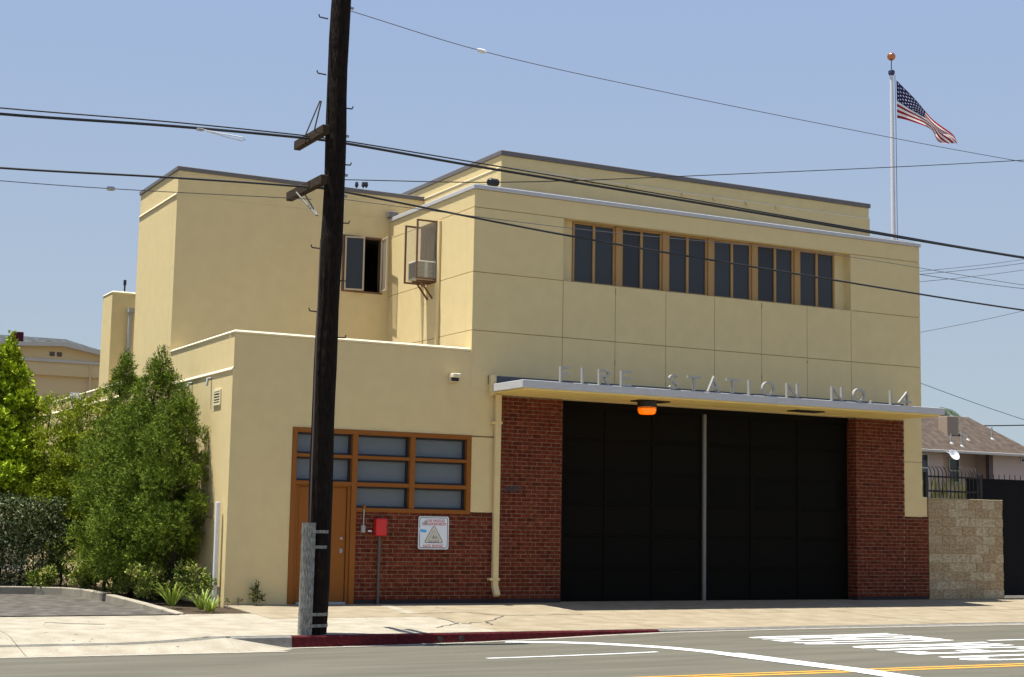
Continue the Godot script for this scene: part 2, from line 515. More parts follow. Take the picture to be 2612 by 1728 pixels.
# ------------------------------------------------------------------ ground
func ground() -> void:
	var e := MB.new()
	e.quad(Vector3(-400, -0.6, -400), Vector3(400, -0.6, -400), Vector3(400, -0.6, 400), Vector3(-400, -0.6, 400), Vector3.UP)
	var eo := put(self, "ground", e.mesh(), M.earth)
	tag(eo, "flat earth reaching out under the whole block", "", "", "structure")
	# road
	var road := struct("road", "grey asphalt street in front of the cream building")
	var r := MB.new()
	patch(r, -80, -10, 5.0, 11.5, road_y, 4, 6)
	patch(r, -10, 14, 5.0, 11.5, road_y, 48, 8)
	patch(r, 14, 80, 5.0, 11.5, road_y, 4, 6)
	patch(r, -80, 80, 11.5, 22, road_y, 8, 4)
	put(road, "asphalt", r.mesh(), M.asphalt)
	for s in [-0.1, 0.1]:
		var y := MB.new()
		paint(y, [Vector2(-60, 11.5 + s), Vector2(60, 11.5 + s)], 0.1, road_y)
		put(road, "yellow_line", y.mesh(), M.road_yellow)
	for k in range(-4, 6):
		if k == 1: continue
		var w := MB.new()
		var x0 := -3.73 - 8.75 * k if k <= 0 else -3.73 - 8.75 * k
		paint(w, [Vector2(x0, 8.07), Vector2(x0 + 2.62, 8.07)], 0.1, road_y)
		put(road, "lane_dash", w.mesh(), M.road_white)
	var sl := MB.new()
	paint(sl, [Vector2(-1.95, 5.24), Vector2(-1.7, 5.42), Vector2(-1.38, 5.78), Vector2(-1.06, 6.28), Vector2(-0.80, 6.86), Vector2(-0.58, 7.55), Vector2(-0.48, 8.3), Vector2(-0.46, 8.78)], 0.26, road_y, 0.004, 0.15)
	put(road, "limit_line", sl.mesh(), M.road_white)
	var s2 := MB.new()
	paint(s2, [Vector2(-0.47, 8.80), Vector2(-0.52, 10.3), Vector2(-0.54, 14.5)], 0.40, road_y, 0.008, 0.3)
	put(road, "limit_line", s2.mesh(), M.road_white)
	# CLEAR, once in each lane, read by drivers heading to -x
	var font := SystemFont.new()
	font.font_names = PackedStringArray(["Droid Sans"])
	font.font_weight = 700
	for lane in [[8.02, 0.345, 1.6, 2.9], [10.95, 0.55, 1.92, 2.75]]:
		for i in 5:
			var tm := TextMesh.new()
			tm.font = font
			tm.font_size = 64
			tm.pixel_size = 0.01
			tm.depth = 0.0
			tm.text = "CLEAR"[i]
			var arr := tm.get_mesh_arrays()
			var vs: PackedVector3Array = arr[Mesh.ARRAY_VERTEX]
			var idx = arr[Mesh.ARRAY_INDEX]
			var lo := Vector3.ONE * 9.0
			var hi := -lo
			for q in vs:
				lo = lo.min(q); hi = hi.max(q)
			var mm := MB.new()
			var pos := func(q: Vector3) -> Vector3:
				var tz: float = lane[0] - lane[1] * (i + 0.82 * (q.x - lo.x) / maxf(hi.x - lo.x, 0.01))
				var tx: float = lane[2] + lane[3] * (1.0 - (q.y - lo.y) / (hi.y - lo.y))
				return Vector3(tx, road_y(tx, tz) + 0.005, tz)
			var cnt: int = idx.size() if idx != null else vs.size()
			for k in range(0, cnt, 3):
				var a: int = idx[k] if idx != null else k
				var b: int = idx[k + 1] if idx != null else k + 1
				var d: int = idx[k + 2] if idx != null else k + 2
				mm.tri(pos.call(vs[a]), pos.call(vs[b]), pos.call(vs[d]), Vector3.UP, Vector3.UP, Vector3.UP)
			put(road, "painted_letter", mm.mesh(), M.road_white)
	# gutter strip along the kerb
	var gt := struct("gutter", "pale concrete gutter strip along the street edge")
	var gm := MB.new()
	patch(gm, -60, -5.6, 5.62, 5.85, road_y, 6, 1, 0.006)
	patch(gm, -5.6, 60, 5.03, 5.22, road_y, 60, 1, 0.006)
	put(gt, "gutter_pan", gm.mesh(), M.gutter)
	# pavement slabs
	var walk := struct("sidewalk", "sunlit beige concrete pavement between building and street")
	var base := MB.new()
	patch(base, -60, -6.2, 1.72, 4.28, func(x, z): return walk_y(x, z) - 0.02, 4, 1)
	patch(base, -6.2, -4.66, 1.56, 4.98, func(x, z): return walk_y(x, z) - 0.02, 1, 1)
	patch(base, -4.66, 60, 0.0, 4.98, func(x, z): return walk_y(x, z) - 0.02, 4, 1)
	patch(base, -60, -9, 4.28, 5.62, func(x, z): return apron_y(x, z) - 0.02, 10, 6)
	put(walk, "bed", base.mesh(), M.seam)
	var xs := [-60.0, -45.0, -30.0, -20.9, -17.9, -14.9, -11.95, -9.0, -6.2, -1.86, 1.12, 4.05, 6.95, 9.55, 12.4, 15.3, 18.2, 21.1, 30.0, 45.0, 60.0]
	for i in xs.size() - 1:
		if xs[i] < -6.3:
			var am := MB.new()
			patch(am, xs[i] + 0.005, xs[i + 1] - (0.005 if xs[i + 1] < -6.3 else 0.0), 1.72, 5.64, apron_y, 8, 28, 0.0, 0.06)
			put(walk, "slab", am.mesh(), M.concrete_pale)
			continue
		for zz in [[0.012, 2.445], [2.453, 4.875]]:
			var sm := MB.new()
			if xs[i] < -6.1 and zz[0] < 1.0:
				var em := MB.new()
				patch(em, -6.2, -4.66, 1.56, 2.445, walk_y, 2, 2, 0.0, 0.05)
				put(walk, "slab", em.mesh(), M.concrete_pale)
			var xa: float = -4.655 if xs[i] < -6.1 and zz[0] < 1.0 else xs[i] + (0.005 if xs[i] > -6 else 0.0)
			patch(sm, xa, xs[i + 1] - 0.005, zz[0], zz[1], walk_y, 2, 2, rng.randf_range(-0.002, 0.002), 0.05)
			put(walk, "slab", sm.mesh(), M.concrete_pale if xs[i] < -2.0 and zz[0] > 1.0 else M.concrete)
	var wing := MB.new()
	patch(wing, -6.198, -5.2, 5.004, 5.64, apron_y, 10, 4, 0.0, 0.05)
	put(walk, "slab", wing.mesh(), M.concrete_pale)
	for cr in [[Vector2(-2.15, 1.94), Vector2(-0.9, 1.74), Vector2(-0.51, 2.43), Vector2(0.52, 2.40), Vector2(1.1, 2.40)], [Vector2(-0.51, 2.43), Vector2(-1.3, 3.35), Vector2(-1.48, 3.9)], [Vector2(-1.86, 2.74), Vector2(-1.95, 3.69), Vector2(-1.44, 3.48)], [Vector2(-1.9, 3.5), Vector2(-2.6, 4.2)], [Vector2(-8.2, 2.6), Vector2(-7.4, 3.0)]]:
		var cm := MB.new()
		var jag := []
		for i in cr.size() - 1:
			for k in 6: jag.append(cr[i].lerp(cr[i + 1], k / 6.0) + Vector2(rng.randf_range(-0.04, 0.04), rng.randf_range(-0.07, 0.07)))
		jag.append(cr[-1])
		paint(cm, jag, 0.035, walk_y, 0.004, 0.3)
		put(walk, "crack", cm.mesh(), M.crack)
	var sp := MB.new()
	for k in 80:
		var c := Vector2(rng.randf_range(-10.0, 13.0), rng.randf_range(0.6, 4.7))
		if k % 3 == 0: c = Vector2(rng.randf_range(-10.0, -6.4), rng.randf_range(2.0, 5.4))
		if c.x < -4.6 and c.y < 1.8: continue
		var rr := rng.randf_range(0.006, 0.016)
		var el := rng.randf_range(1.0, 2.2)
		var pts := []
		for i in 8:
			var a := TAU * i / 8.0
			var q := c + Vector2(cos(a) * rr * el, sin(a) * rr) * rng.randf_range(0.8, 1.2)
			pts.append(V(q.x, apron_y(q.x, q.y) + 0.004, q.y))
		for i in range(1, 7): sp.tri(pts[0], pts[i], pts[i + 1], Vector3.UP, Vector3.UP, Vector3.UP)
	tag(put(walk, "gum_spots", sp.mesh(), M.crack), "", "", "", "stuff")
	var pm := MB.new()
	paint(pm, [Vector2(-1.76, 0.1), Vector2(-1.95, 1.92)], 0.22, walk_y, 0.004)
	put(walk, "mortar_patch", pm.mesh(), M.concrete_pale)
	# kerb stones along the street
	var kerb := struct("kerb", "street kerb painted red in front of the utility pole")
	var ks := [[-6.15, -5.25, "kerb_grey"], [-5.25, -3.6, "kerb_red"], [-3.6, -1.7, "kerb_red"], [-1.7, 0.05, "kerb_red"], [0.05, 0.95, "kerb_red"], [0.95, 2.6, "kerb_grey"], [2.6, 5.6, "kerb_grey"], [5.6, 8.6, "kerb_grey"], [8.6, 11.6, "kerb_grey"], [11.6, 16, "kerb_grey"], [16, 24, "kerb_grey"], [24, 60, "kerb_grey"]]
	for k in ks:
		var km := MB.new()
		var xa: float = k[0] + 0.004
		var xb: float = k[1] - 0.004
		var prof := [Vector2(4.88, -0.4), Vector2(4.88, -0.166), Vector2(4.985, -0.169), Vector2(5.0, -0.172), Vector2(5.012, -0.185), Vector2(5.035, -0.45)]
		for i in prof.size() - 1:
			var a: Vector2 = prof[i]
			var b: Vector2 = prof[i + 1]
			var nn := Vector3(0, b.x - a.x, -(b.y - a.y)).normalized()
			km.quad(Vector3(xa, a.y, a.x), Vector3(xb, a.y, a.x), Vector3(xb, b.y, b.x), Vector3(xa, b.y, b.x), nn)
		for q in [[xa, -1.0], [xb, 1.0]]:
			km.quad(Vector3(q[0], -0.45, 4.88), Vector3(q[0], -0.166, 4.88), Vector3(q[0], -0.172, 5.0), Vector3(q[0], -0.45, 5.035), Vector3(q[1], 0, 0))
		put(kerb, "kerb_stone", km.mesh(), M[k[2]])
	for k in 26:
		var wx := rng.randf_range(-5.1, 0.9) if k < 12 else rng.randf_range(-0.6, 0.9)
		var wl := rng.randf_range(0.03, 0.16)
		var wz := rng.randf_range(4.9, 4.955)
		var wm := MB.new()
		wm.slab([Vector2(wx, wz), Vector2(wx + wl * 0.4, wz - 0.012), Vector2(wx + wl, wz + 0.004), Vector2(wx + wl * 0.8, wz + 0.03), Vector2(wx + wl * 0.3, wz + 0.026)], 0.1648, 0.1672, Transform3D(Basis(Vector3.RIGHT, Vector3.BACK, Vector3.DOWN), V(0, 0, 0)))
		put(kerb, "worn_patch", wm.mesh(), M.kerb_grey)
	for x in [-2.93, -2.58]:
		var hole := MB.new()
		hole.tube([Vector3(x, -0.245, 5.0), Vector3(x, -0.245, 5.026)], [0.042], 12)
		put(kerb, "drain_hole", hole.mesh(), M.seam)
	# far pavement on the camera's side
	var fw := struct("far_sidewalk", "concrete pavement on the near side of the street")
	var fm := MB.new()
	fm.box(Vector3(-60, -0.6, 22.0), Vector3(60, -0.17, 34.0))
	put(fw, "slab", fm.mesh(), M.concrete)
	# lots
	var lot := struct("parking_lot", "grey asphalt parking area beside the planting strip")
	var lm := MB.new()
	lm.quad(Vector3(-60, -0.045, -5.6), Vector3(-5.9, -0.045, -5.6), Vector3(-5.9, -0.045, 1.7), Vector3(-60, -0.045, 1.7), Vector3.UP)
	put(lot, "asphalt", lm.mesh(), M.asphalt_lot)
	var rl := struct("yard", "paved yard behind the wall and the gate")
	var ym := MB.new()
	ym.quad(Vector3(11.0, -0.01, -70), Vector3(90, -0.01, -70), Vector3(90, -0.01, 0.0), Vector3(11.0, -0.01, 0.0), Vector3.UP)
	ym.quad(Vector3(-60, -0.02, -70), Vector3(11.0, -0.02, -70), Vector3(11.0, -0.02, -17.1), Vector3(-60, -0.02, -17.1), Vector3.UP)
	put(rl, "asphalt", ym.mesh(), M.asphalt_lot)
	var bed := struct("planting_bed", "bare brown soil strip along the side wall")
	var bm := MB.new()
	bm.quad(Vector3(-6.02, 0.02, -17), Vector3(-4.66, 0.02, -17), Vector3(-4.66, -0.05, 1.56), Vector3(-6.02, -0.05, 1.56), Vector3.UP)
	bm.quad(Vector3(-30, 0.025, -17), Vector3(-6.02, 0.025, -17), Vector3(-6.02, 0.025, -5.3), Vector3(-30, 0.025, -5.3), Vector3.UP)
	put(bed, "soil", bm.mesh(), M.soil)
	# kerb round the planting bed
	var lk := struct("planter_kerb", "pale concrete kerb round the planting bed")
	var path := [Vector3(-30, 0.09, -5.4), Vector3(-14, 0.09, -5.4), Vector3(-7.4, 0.09, -5.35), Vector3(-6.75, 0.09, -5.15), Vector3(-6.3, 0.09, -4.7), Vector3(-6.1, 0.09, -4.0), Vector3(-6.08, 0.09, -2.35)]
	var path2 := [Vector3(-6.08, 0.08, -2.1), Vector3(-6.07, 0.06, -0.8), Vector3(-6.03, 0.03, 0.3), Vector3(-5.95, -0.01, 1.1), Vector3(-5.86, -0.05, 1.62)]
	for pp in [path, path2]:
		for i in pp.size() - 1:
			var a: Vector3 = pp[i]
			var b: Vector3 = pp[i + 1]
			var km := MB.new()
			var d := (b - a).normalized()
			var sd := d.cross(Vector3.UP).normalized() * 0.075
			var e2 := d * 0.004
			var f2 := Vector3(0, -0.3, 0)
			var up := Vector3(0, 0.012, 0)
			for s in [[a + e2, b - e2]]:
				var A: Vector3 = s[0]
				var B: Vector3 = s[1]
				km.quad(A + sd * 0.85 + up, B + sd * 0.85 + up, B - sd * 0.85 + up, A - sd * 0.85 + up, Vector3.UP)
				for q in [1.0, -1.0]:
					km.quad(A + sd * 0.85 * q + up, B + sd * 0.85 * q + up, B + sd * q, A + sd * q, (sd * q + Vector3(0, 0.06, 0)).normalized())
					km.quad(A + sd * q, B + sd * q, B + sd * q * 1.2 + f2, A + sd * q * 1.2 + f2, sd.normalized() * q)
				km.quad(A + sd, A - sd, A - sd + f2, A + sd + f2, -d)
				km.quad(B + sd, B - sd, B - sd + f2, B + sd + f2, d)
			put(lk, "kerb_stone", km.mesh(), M.concrete_pale)

# ------------------------------------------------------------------ fire station
const XL := -4.65
const XR := 11.23
const H1 := 7.93
const HL := 4.77
const H2 := 8.50
const D1 := 4.03
const SF := 0.0

var fs: Node3D
var brick_list := []

func V(x: float, y: float, z: float) -> Vector3:
	return Vector3(x, y, z)

func station() -> void:
	fs = thing("fire_station", "cream stucco two-storey building with brick piers and dark bay doors under a canopy", "building")
	var st: Material = M.stucco
	# lower front walls
	bx(fs, "wall", V(XL, -0.3, -0.3), V(-3.51, 4.07, 0), st)
	bx(fs, "wall", V(-3.51, 3.115, -0.3), V(0.0, 4.07, 0), st)
	bx(fs, "wall", V(0.0, 3.115, -0.3), V(0.65, 4.0, 0), st)
	bx(fs, "wall", V(0.045, 1.68, -0.3), V(0.66, 3.085, 0), st)
	bx(fs, "wall", V(10.71, 1.80, -0.3), V(XR, 2.995, 0), st, 0.004)
	bx(fs, "wall", V(10.71, 3.005, -0.3), V(XR, 4.0, 0), st, 0.004)
	bx(fs, "wall", V(10.75, 2.98, -0.25), V(XR - 0.02, 3.02, -0.012), M.joint)
	bx(fs, "wall", V(0.045, 3.08, -0.25), V(0.6, 3.12, -0.012), M.joint)
	bx(fs, "wall", V(0.65, 3.91, -0.35), V(10.71, 4.0, -0.004), st)
	# low wing parapet and side
	bx(fs, "parapet", V(XL + 0.012, 4.07, -0.25), V(-0.002, HL - 0.07, -0.005), st)
	bx(fs, "side_wall", V(XL, -0.3, -17), V(XL + 0.28, 4.07, -0.3), st)
	bx(fs, "parapet", V(XL + 0.012, 4.07, -D1 + 0.0), V(XL + 0.25, HL - 0.07, -0.25), st)
	bx(fs, "parapet", V(XL + 0.012, 4.07, -17), V(XL + 0.25, 4.36, -6.92), st)
	bx(fs, "wall", V(XL, -0.3, -17.25), V(2, 4.36, -17), st)
	bx(fs, "roof", V(XL + 0.25, 4.2, -17), V(0, 4.3, -0.25), M.roofing)
	# beaded ledge on the side wall
	for q in [[-0.0, -D1, 4.07, XL + 0.012], [-6.92, -17.0, 4.09, XL + 0.012], [-D1, -6.9, 7.92, XL + 0.012]]:
		var lm := MB.new()
		var y: float = q[2]
		lm.quad(V(q[3], y + 0.045, q[0]), V(q[3], y + 0.045, q[1]), V(q[3] - 0.035, y + 0.005, q[1]), V(q[3] - 0.035, y + 0.005, q[0]), V(-0.75, 0.66, 0))
		lm.quad(V(q[3] - 0.035, y + 0.005, q[0]), V(q[3] - 0.035, y + 0.005, q[1]), V(q[3] - 0.035, y - 0.01, q[1]), V(q[3] - 0.035, y - 0.01, q[0]), V(-1, 0, 0))
		lm.quad(V(q[3] - 0.035, y - 0.01, q[0]), V(q[3] - 0.035, y - 0.01, q[1]), V(q[3] + 0.02, y - 0.01, q[1]), V(q[3] + 0.02, y - 0.01, q[0]), V(0, -1, 0))
		lm.quad(V(q[3], y + 0.045, q[0]), V(q[3] - 0.035, y + 0.005, q[0]), V(q[3] - 0.035, y - 0.01, q[0]), V(q[3], y - 0.01, q[0]), V(0, 0, 1))
		put(fs, "ledge", lm.mesh(), M.trim_cream)
	# low wing coping: bevelled cap
	var cp := MB.new()
	cp.box(V(XL - 0.01, HL - 0.07, -0.27), V(-0.004, HL, 0.012), 0.045)
	put(fs, "coping", cp.mesh(), M.trim_cream)
	var cp2 := MB.new()
	cp2.box(V(XL - 0.01, HL - 0.07, -D1 + 0.002), V(XL + 0.27, HL, -0.272), 0.045)
	put(fs, "coping", cp2.mesh(), M.trim_cream)
	var cp3 := MB.new()
	cp3.box(V(XL - 0.01, 4.36, -17), V(XL + 0.27, 4.43, -6.92), 0.04)
	put(fs, "coping", cp3.mesh(), M.trim_cream)
	# tall wing: shell with a window opening in its front
	var wx0 := -1.07
	var wx1 := -0.14
	var wy0 := 6.27
	var wy1 := 7.48
	bx(fs, "wall", V(XL + 0.002, 4.2, -D1 - 0.25), V(wx0, 7.92, -D1), st, 0.004)
	bx(fs, "wall", V(wx1, 4.2, -D1 - 0.25), V(0.79, 7.92, -D1), st)
	bx(fs, "wall", V(wx0, 4.2, -D1 - 0.25), V(wx1, wy0, -D1), st)
	bx(fs, "wall", V(wx0, wy1, -D1 - 0.25), V(wx1, 7.92, -D1), st)
	bx(fs, "wall", V(XL + 0.012, 7.92, -D1 - 0.25), V(0.79, H2 - 0.09, -D1 - 0.004), st, 0.004)
	bx(fs, "side_wall", V(XL + 0.001, 4.07, -6.91), V(XL + 0.25, 7.92, -D1 - 0.25), st)
	bx(fs, "side_wall", V(XL + 0.012, 7.92, -6.91), V(XL + 0.25, H2 - 0.09, -D1 - 0.25), st)
	bx(fs, "wall", V(XL + 0.25, 4.2, -6.91), V(0.79, H2 - 0.09, -6.7), st)
	bx(fs, "wall", V(0.55, 4.2, -6.7), V(0.78, H2 - 0.2, -D1 - 0.25), M.room)
	bx(fs, "roof", V(XL + 0.25, H2 - 0.4, -6.7), V(0.55, H2 - 0.3, -D1 - 0.25), M.roofing)
	for q in [[V(XL - 0.02, H2 - 0.09, -D1 - 0.28), V(0.80, H2, -D1 + 0.025)], [V(XL - 0.02, H2 - 0.09, -6.93), V(XL + 0.27, H2, -D1 - 0.282)], [V(XL + 0.272, H2 - 0.09, -6.93), V(0.8, H2, -6.68)]]:
		bx(fs, "coping", q[0], q[1], M.coping_dark, 0.012)
	# tower at the back of the low wing
	bx(fs, "tower", V(XL + 0.003, 4.0, -9.88), V(-3.3, 6.52, -9.0), st, 0.006)
	bx(fs, "tower_cap", V(XL - 0.01, 6.52, -9.9), V(-3.28, 6.59, -8.98), M.trim_cream, 0.03)
	var vent := MB.new()
	vent.tube([V(-4.3, 6.59, -9.3), V(-4.3, 6.8, -9.3)], [0.02], 8)
	vent.tube([V(-4.3, 6.78, -9.3), V(-4.3, 6.9, -9.3)], [0.035], 8)
	put(fs, "roof_vent", vent.mesh(), M.black)
	var dp := MB.new()
	dp.tube([V(-4.24, 6.15, -8.9), V(-4.24, 4.3, -8.9)], [0.05], 8)
	dp.box(V(-4.3, 6.1, -8.95), V(-4.0, 6.2, -8.8))
	put(fs, "downpipe", dp.mesh(), M.grey_metal)
	# main block front: joints and panels
	bx(fs, "facade_core", V(0.02, 4.0, -0.28), V(1.985, 7.85, -0.014), M.joint)
	bx(fs, "facade_core", V(9.262, 4.0, -0.28), V(XR - 0.02, 7.85, -0.014), M.joint)
	bx(fs, "facade_core", V(1.985, 4.0, -0.28), V(9.235, 6.22, -0.014), M.joint)
	bx(fs, "facade_core", V(1.985, 7.50, -0.28), V(9.235, 7.85, -0.014), M.joint)
	var xj := [0.0, 1.985, 3.193, 4.402, 5.610, 6.818, 8.027, 9.235, XR]
	var yj := [4.0, 5.115, 6.24, 7.49, 7.84]
	for r in 4:
		for k in 8:
			if r == 2 and k > 0 and k < 7: continue
			if r == 3 and k > 0: continue
			var xa: float = xj[k]
			var xb: float = xj[k + 1] if r < 3 else XR
			var y0: float = yj[r] + (0.006 if r > 0 else 0.0)
			var y1: float = yj[r + 1] - (0.006 if r < 3 else 0.0)
			var g0 := 0.005 if k > 0 else 0.0
			var g1_ := 0.005 if xb < XR else 0.0
			var back := -0.28 if (k == 0 or xb >= XR) and r < 3 else -0.03
			if r == 3: back = -0.06
			bx(fs, "stucco_panel", V(xa + g0, y0, -0.012 + minf(0.0, back + 0.012)), V(xb - g1_, y1, 0), st, 0.004)
	# rust marks at the joints
	for q in [[3.193, 6.05, 0.14], [3.193, 4.62, 0.13], [6.818, 6.08, 0.12], [6.818, 4.55, 0.12], [8.027, 5.0, 0.06]]:
		bx(fs, "rust_mark", V(q[0] - 0.009, q[1], -0.004), V(q[0] + 0.009, q[1] + q[2], 0.0015), M.joint)
	# window recess
	bx(fs, "recess_wall", V(1.985, 6.2, -0.30), V(2.285, 7.5, -0.2), st)
	bx(fs, "recess_wall", V(8.945, 6.2, -0.30), V(9.24, 7.5, -0.2), st)
	bx(fs, "sill", V(1.99, 6.20, -0.29), V(9.23, 6.236, -0.006), st)
	bx(fs, "recess_head", V(1.99, 7.492, -0.29), V(9.23, 7.52, -0.006), st)
	bx(fs, "recess_reveal", V(9.237, 6.232, -0.24), V(9.262, 7.494, -0.002), st)
	bx(fs, "facade_core", V(9.235, 4.0, -0.28), V(9.262, 6.23, -0.014), M.joint)
	for k in 6:
		var x0 := 2.29 + 1.132 * k
		var wnd := MB.new()
		var f := 0.045
		for q in [[x0, x0 + f, 6.24, 7.49], [x0 + 0.99 - f, x0 + 0.99, 6.24, 7.49], [x0 + 0.465, x0 + 0.525, 6.24 + f, 7.49 - f], [x0 + f, x0 + 0.99 - f, 6.24, 6.24 + f], [x0 + f, x0 + 0.99 - f, 7.49 - f, 7.49]]:
			wnd.box(V(q[0], q[2], -0.24), V(q[1], q[3], -0.175), 0.006)
		var win := put(fs, "window", wnd.mesh(), M.wood_window)
		for s in [[x0 + f, x0 + 0.465], [x0 + 0.525, x0 + 0.99 - f]]:
			subbox(win, "pane", V(s[0] - 0.005, 6.27, -0.216), V(s[1] + 0.005, 7.46, -0.208), [M.slate_pane, M.slate_pane_pale, M.slate_pane_deep, M.slate_pane][rng.randi_range(0, 3)])
		if k < 5:
			bx(fs, "window_post", V(x0 + 0.992, 6.238, -0.25), V(x0 + 1.13, 7.488, -0.14), M.wood_window, 0.008)
	bx(fs, "inner_wall", V(2.2, 6.2, -0.34), V(9.0, 7.52, -0.26), M.room)
	# main block left side wall (x = 0 plane)
	var zj := [[0.0, -1.60], [-1.60, -2.36], [-2.36, -D1]]
	bx(fs, "side_core", V(0.014, 4.2, -1.6), V(0.28, 7.85, -0.28), M.joint)
	bx(fs, "side_core", V(0.014, 4.2, -D1), V(0.28, 7.85, -2.36), M.joint)
	bx(fs, "side_core", V(0.014, 4.2, -2.36), V(0.28, 6.25, -1.6), M.joint)
	bx(fs, "side_core", V(0.014, 7.48, -2.36), V(0.28, 7.85, -1.6), M.joint)
	for r in 4:
		for k in 3:
			if r == 2 and k == 1: continue
			if r == 3 and k > 0: continue
			var za: float = zj[k][0]
			var zb: float = zj[k][1] if r < 3 else -D1
			var y0: float = (yj[r] if r > 0 else 4.3) + (0.006 if r > 0 else 0.0)
			var y1: float = yj[r + 1] - (0.006 if r < 3 else 0.0)
			if k == 0 or r == 3: za = -0.282 if r < 3 else -0.062
			bx(fs, "stucco_panel", V(0, y0, zb + (0.005 if k < 2 and r < 3 else 0.0)), V(0.03, y1, za - (0.005 if k > 0 else 0.0)), st, 0.004)
	# side window: frame, two open sashes, the room behind
	var sw := MB.new()
	for q in [[-1.6, -1.65, 6.25, 7.48], [-2.31, -2.36, 6.25, 7.48], [-1.65, -2.31, 6.25, 6.29], [-1.65, -2.31, 7.44, 7.48]]:
		sw.box(V(0.02, q[2], q[1]), V(0.09, q[3], q[0]), 0.004)
	var sidewin := put(fs, "window", sw.mesh(), M.sash_brown)
	for q in [[-1.585, 0.48], [-2.345, 0.39]]:
		var sm := MB.new()
		var z: float = q[0]
		var L: float = q[1]
		for e in [[-L, -L + 0.035, 6.27, 7.47], [-0.035, 0.0, 6.27, 7.47], [-L + 0.035, -0.035, 6.27, 6.305], [-L + 0.035, -0.035, 7.435, 7.47]]:
			sm.box(V(e[0], e[2], z - 0.018), V(e[1], e[3], z + 0.018), 0.004)
		sub(sidewin, "sash", sm.mesh(), M.sash_brown)
		subbox(sidewin, "pane", V(-L + 0.03, 6.3, z - 0.002), V(-0.03, 7.44, z + 0.002), M.glass)
	bx(fs, "inner_wall", V(0.6, 6.0, -2.6), V(0.7, 7.7, -1.3), M.room)
	# vertical pipe beside the side window
	var vp := MB.new()
	vp.box(V(-0.055, 4.72, -1.53), V(0.0, 7.47, -1.44), 0.012)
	put(fs, "downpipe", vp.mesh(), st)
	# upper block
	var ux := 0.79
	bx(fs, "upper_wall", V(ux, 7.5, -12), V(10.19, 8.44, -0.45), st, 0.006)
	bx(fs, "upper_wall", V(ux + 0.015, 8.44, -11.98), V(10.175, 8.70, -0.465), st, 0.004)
	bx(fs, "coping", V(ux - 0.015, 8.70, -12.02), V(10.21, 8.80, -0.43), M.coping_dark, 0.012)
	var lg := MB.new()
	lg.box(V(ux - 0.014, 8.435, -0.464), V(10.19, 8.47, -0.436), 0.012)
	lg.box(V(ux - 0.014, 8.435, -11), V(ux + 0.014, 8.47, -0.466), 0.012)
	put(fs, "ledge", lg.mesh(), M.trim_cream)
	for x in [2.9, 3.75, 5.1, 5.9, 6.75, 7.55]:
		var bk := MB.new()
		bk.box(V(x - 0.03, 8.37, -0.45), V(x + 0.03, 8.44, -0.40), 0.006)
		put(fs, "bracket", bk.mesh(), M.stucco)
	# main roof, back and right walls
	bx(fs, "roof", V(0.28, 7.7, -16.8), V(XR - 0.25, 7.8, -0.3), M.roofing)
	bx(fs, "side_wall", V(XR - 0.25, -0.3, -16.8), V(XR - 0.004, 7.84, -0.3), st)
	bx(fs, "wall", V(0.8, -0.3, -17), V(XR - 0.004, 7.84, -16.8), st)
	for q in [[V(-0.03, 7.845, -0.33), V(XR + 0.03, H1, 0.03)], [V(-0.03, 7.845, -D1 - 0.002), V(0.3, H1, -0.332)], [V(XR - 0.27, 7.845, -16.8), V(XR + 0.03, H1, -0.332)]]:
		bx(fs, "coping", q[0], q[1], M.coping_grey, 0.01)
	bx(fs, "roof_edge", V(0.06, H1, -0.33), V(XR - 0.06, H1 + 0.035, -0.06), M.flashing, 0.01)
	# vent above the tall window corner
	bx(fs, "roof_vent", V(-0.10, 7.93, -3.98), V(0.12, 8.06, -3.85), M.coping_dark, 0.01)
	# plinths
	bx(fs, "plinth", V(-2.26, -0.2, -0.3), V(2.015, 0.075, 0.004), M.plinth)
	bx(fs, "plinth", V(9.345, -0.2, -0.3), V(11.39, 0.075, 0.004), M.plinth)
	brickwork()
	entrance()
	bay_doors()
	canopy()
	tall_window()

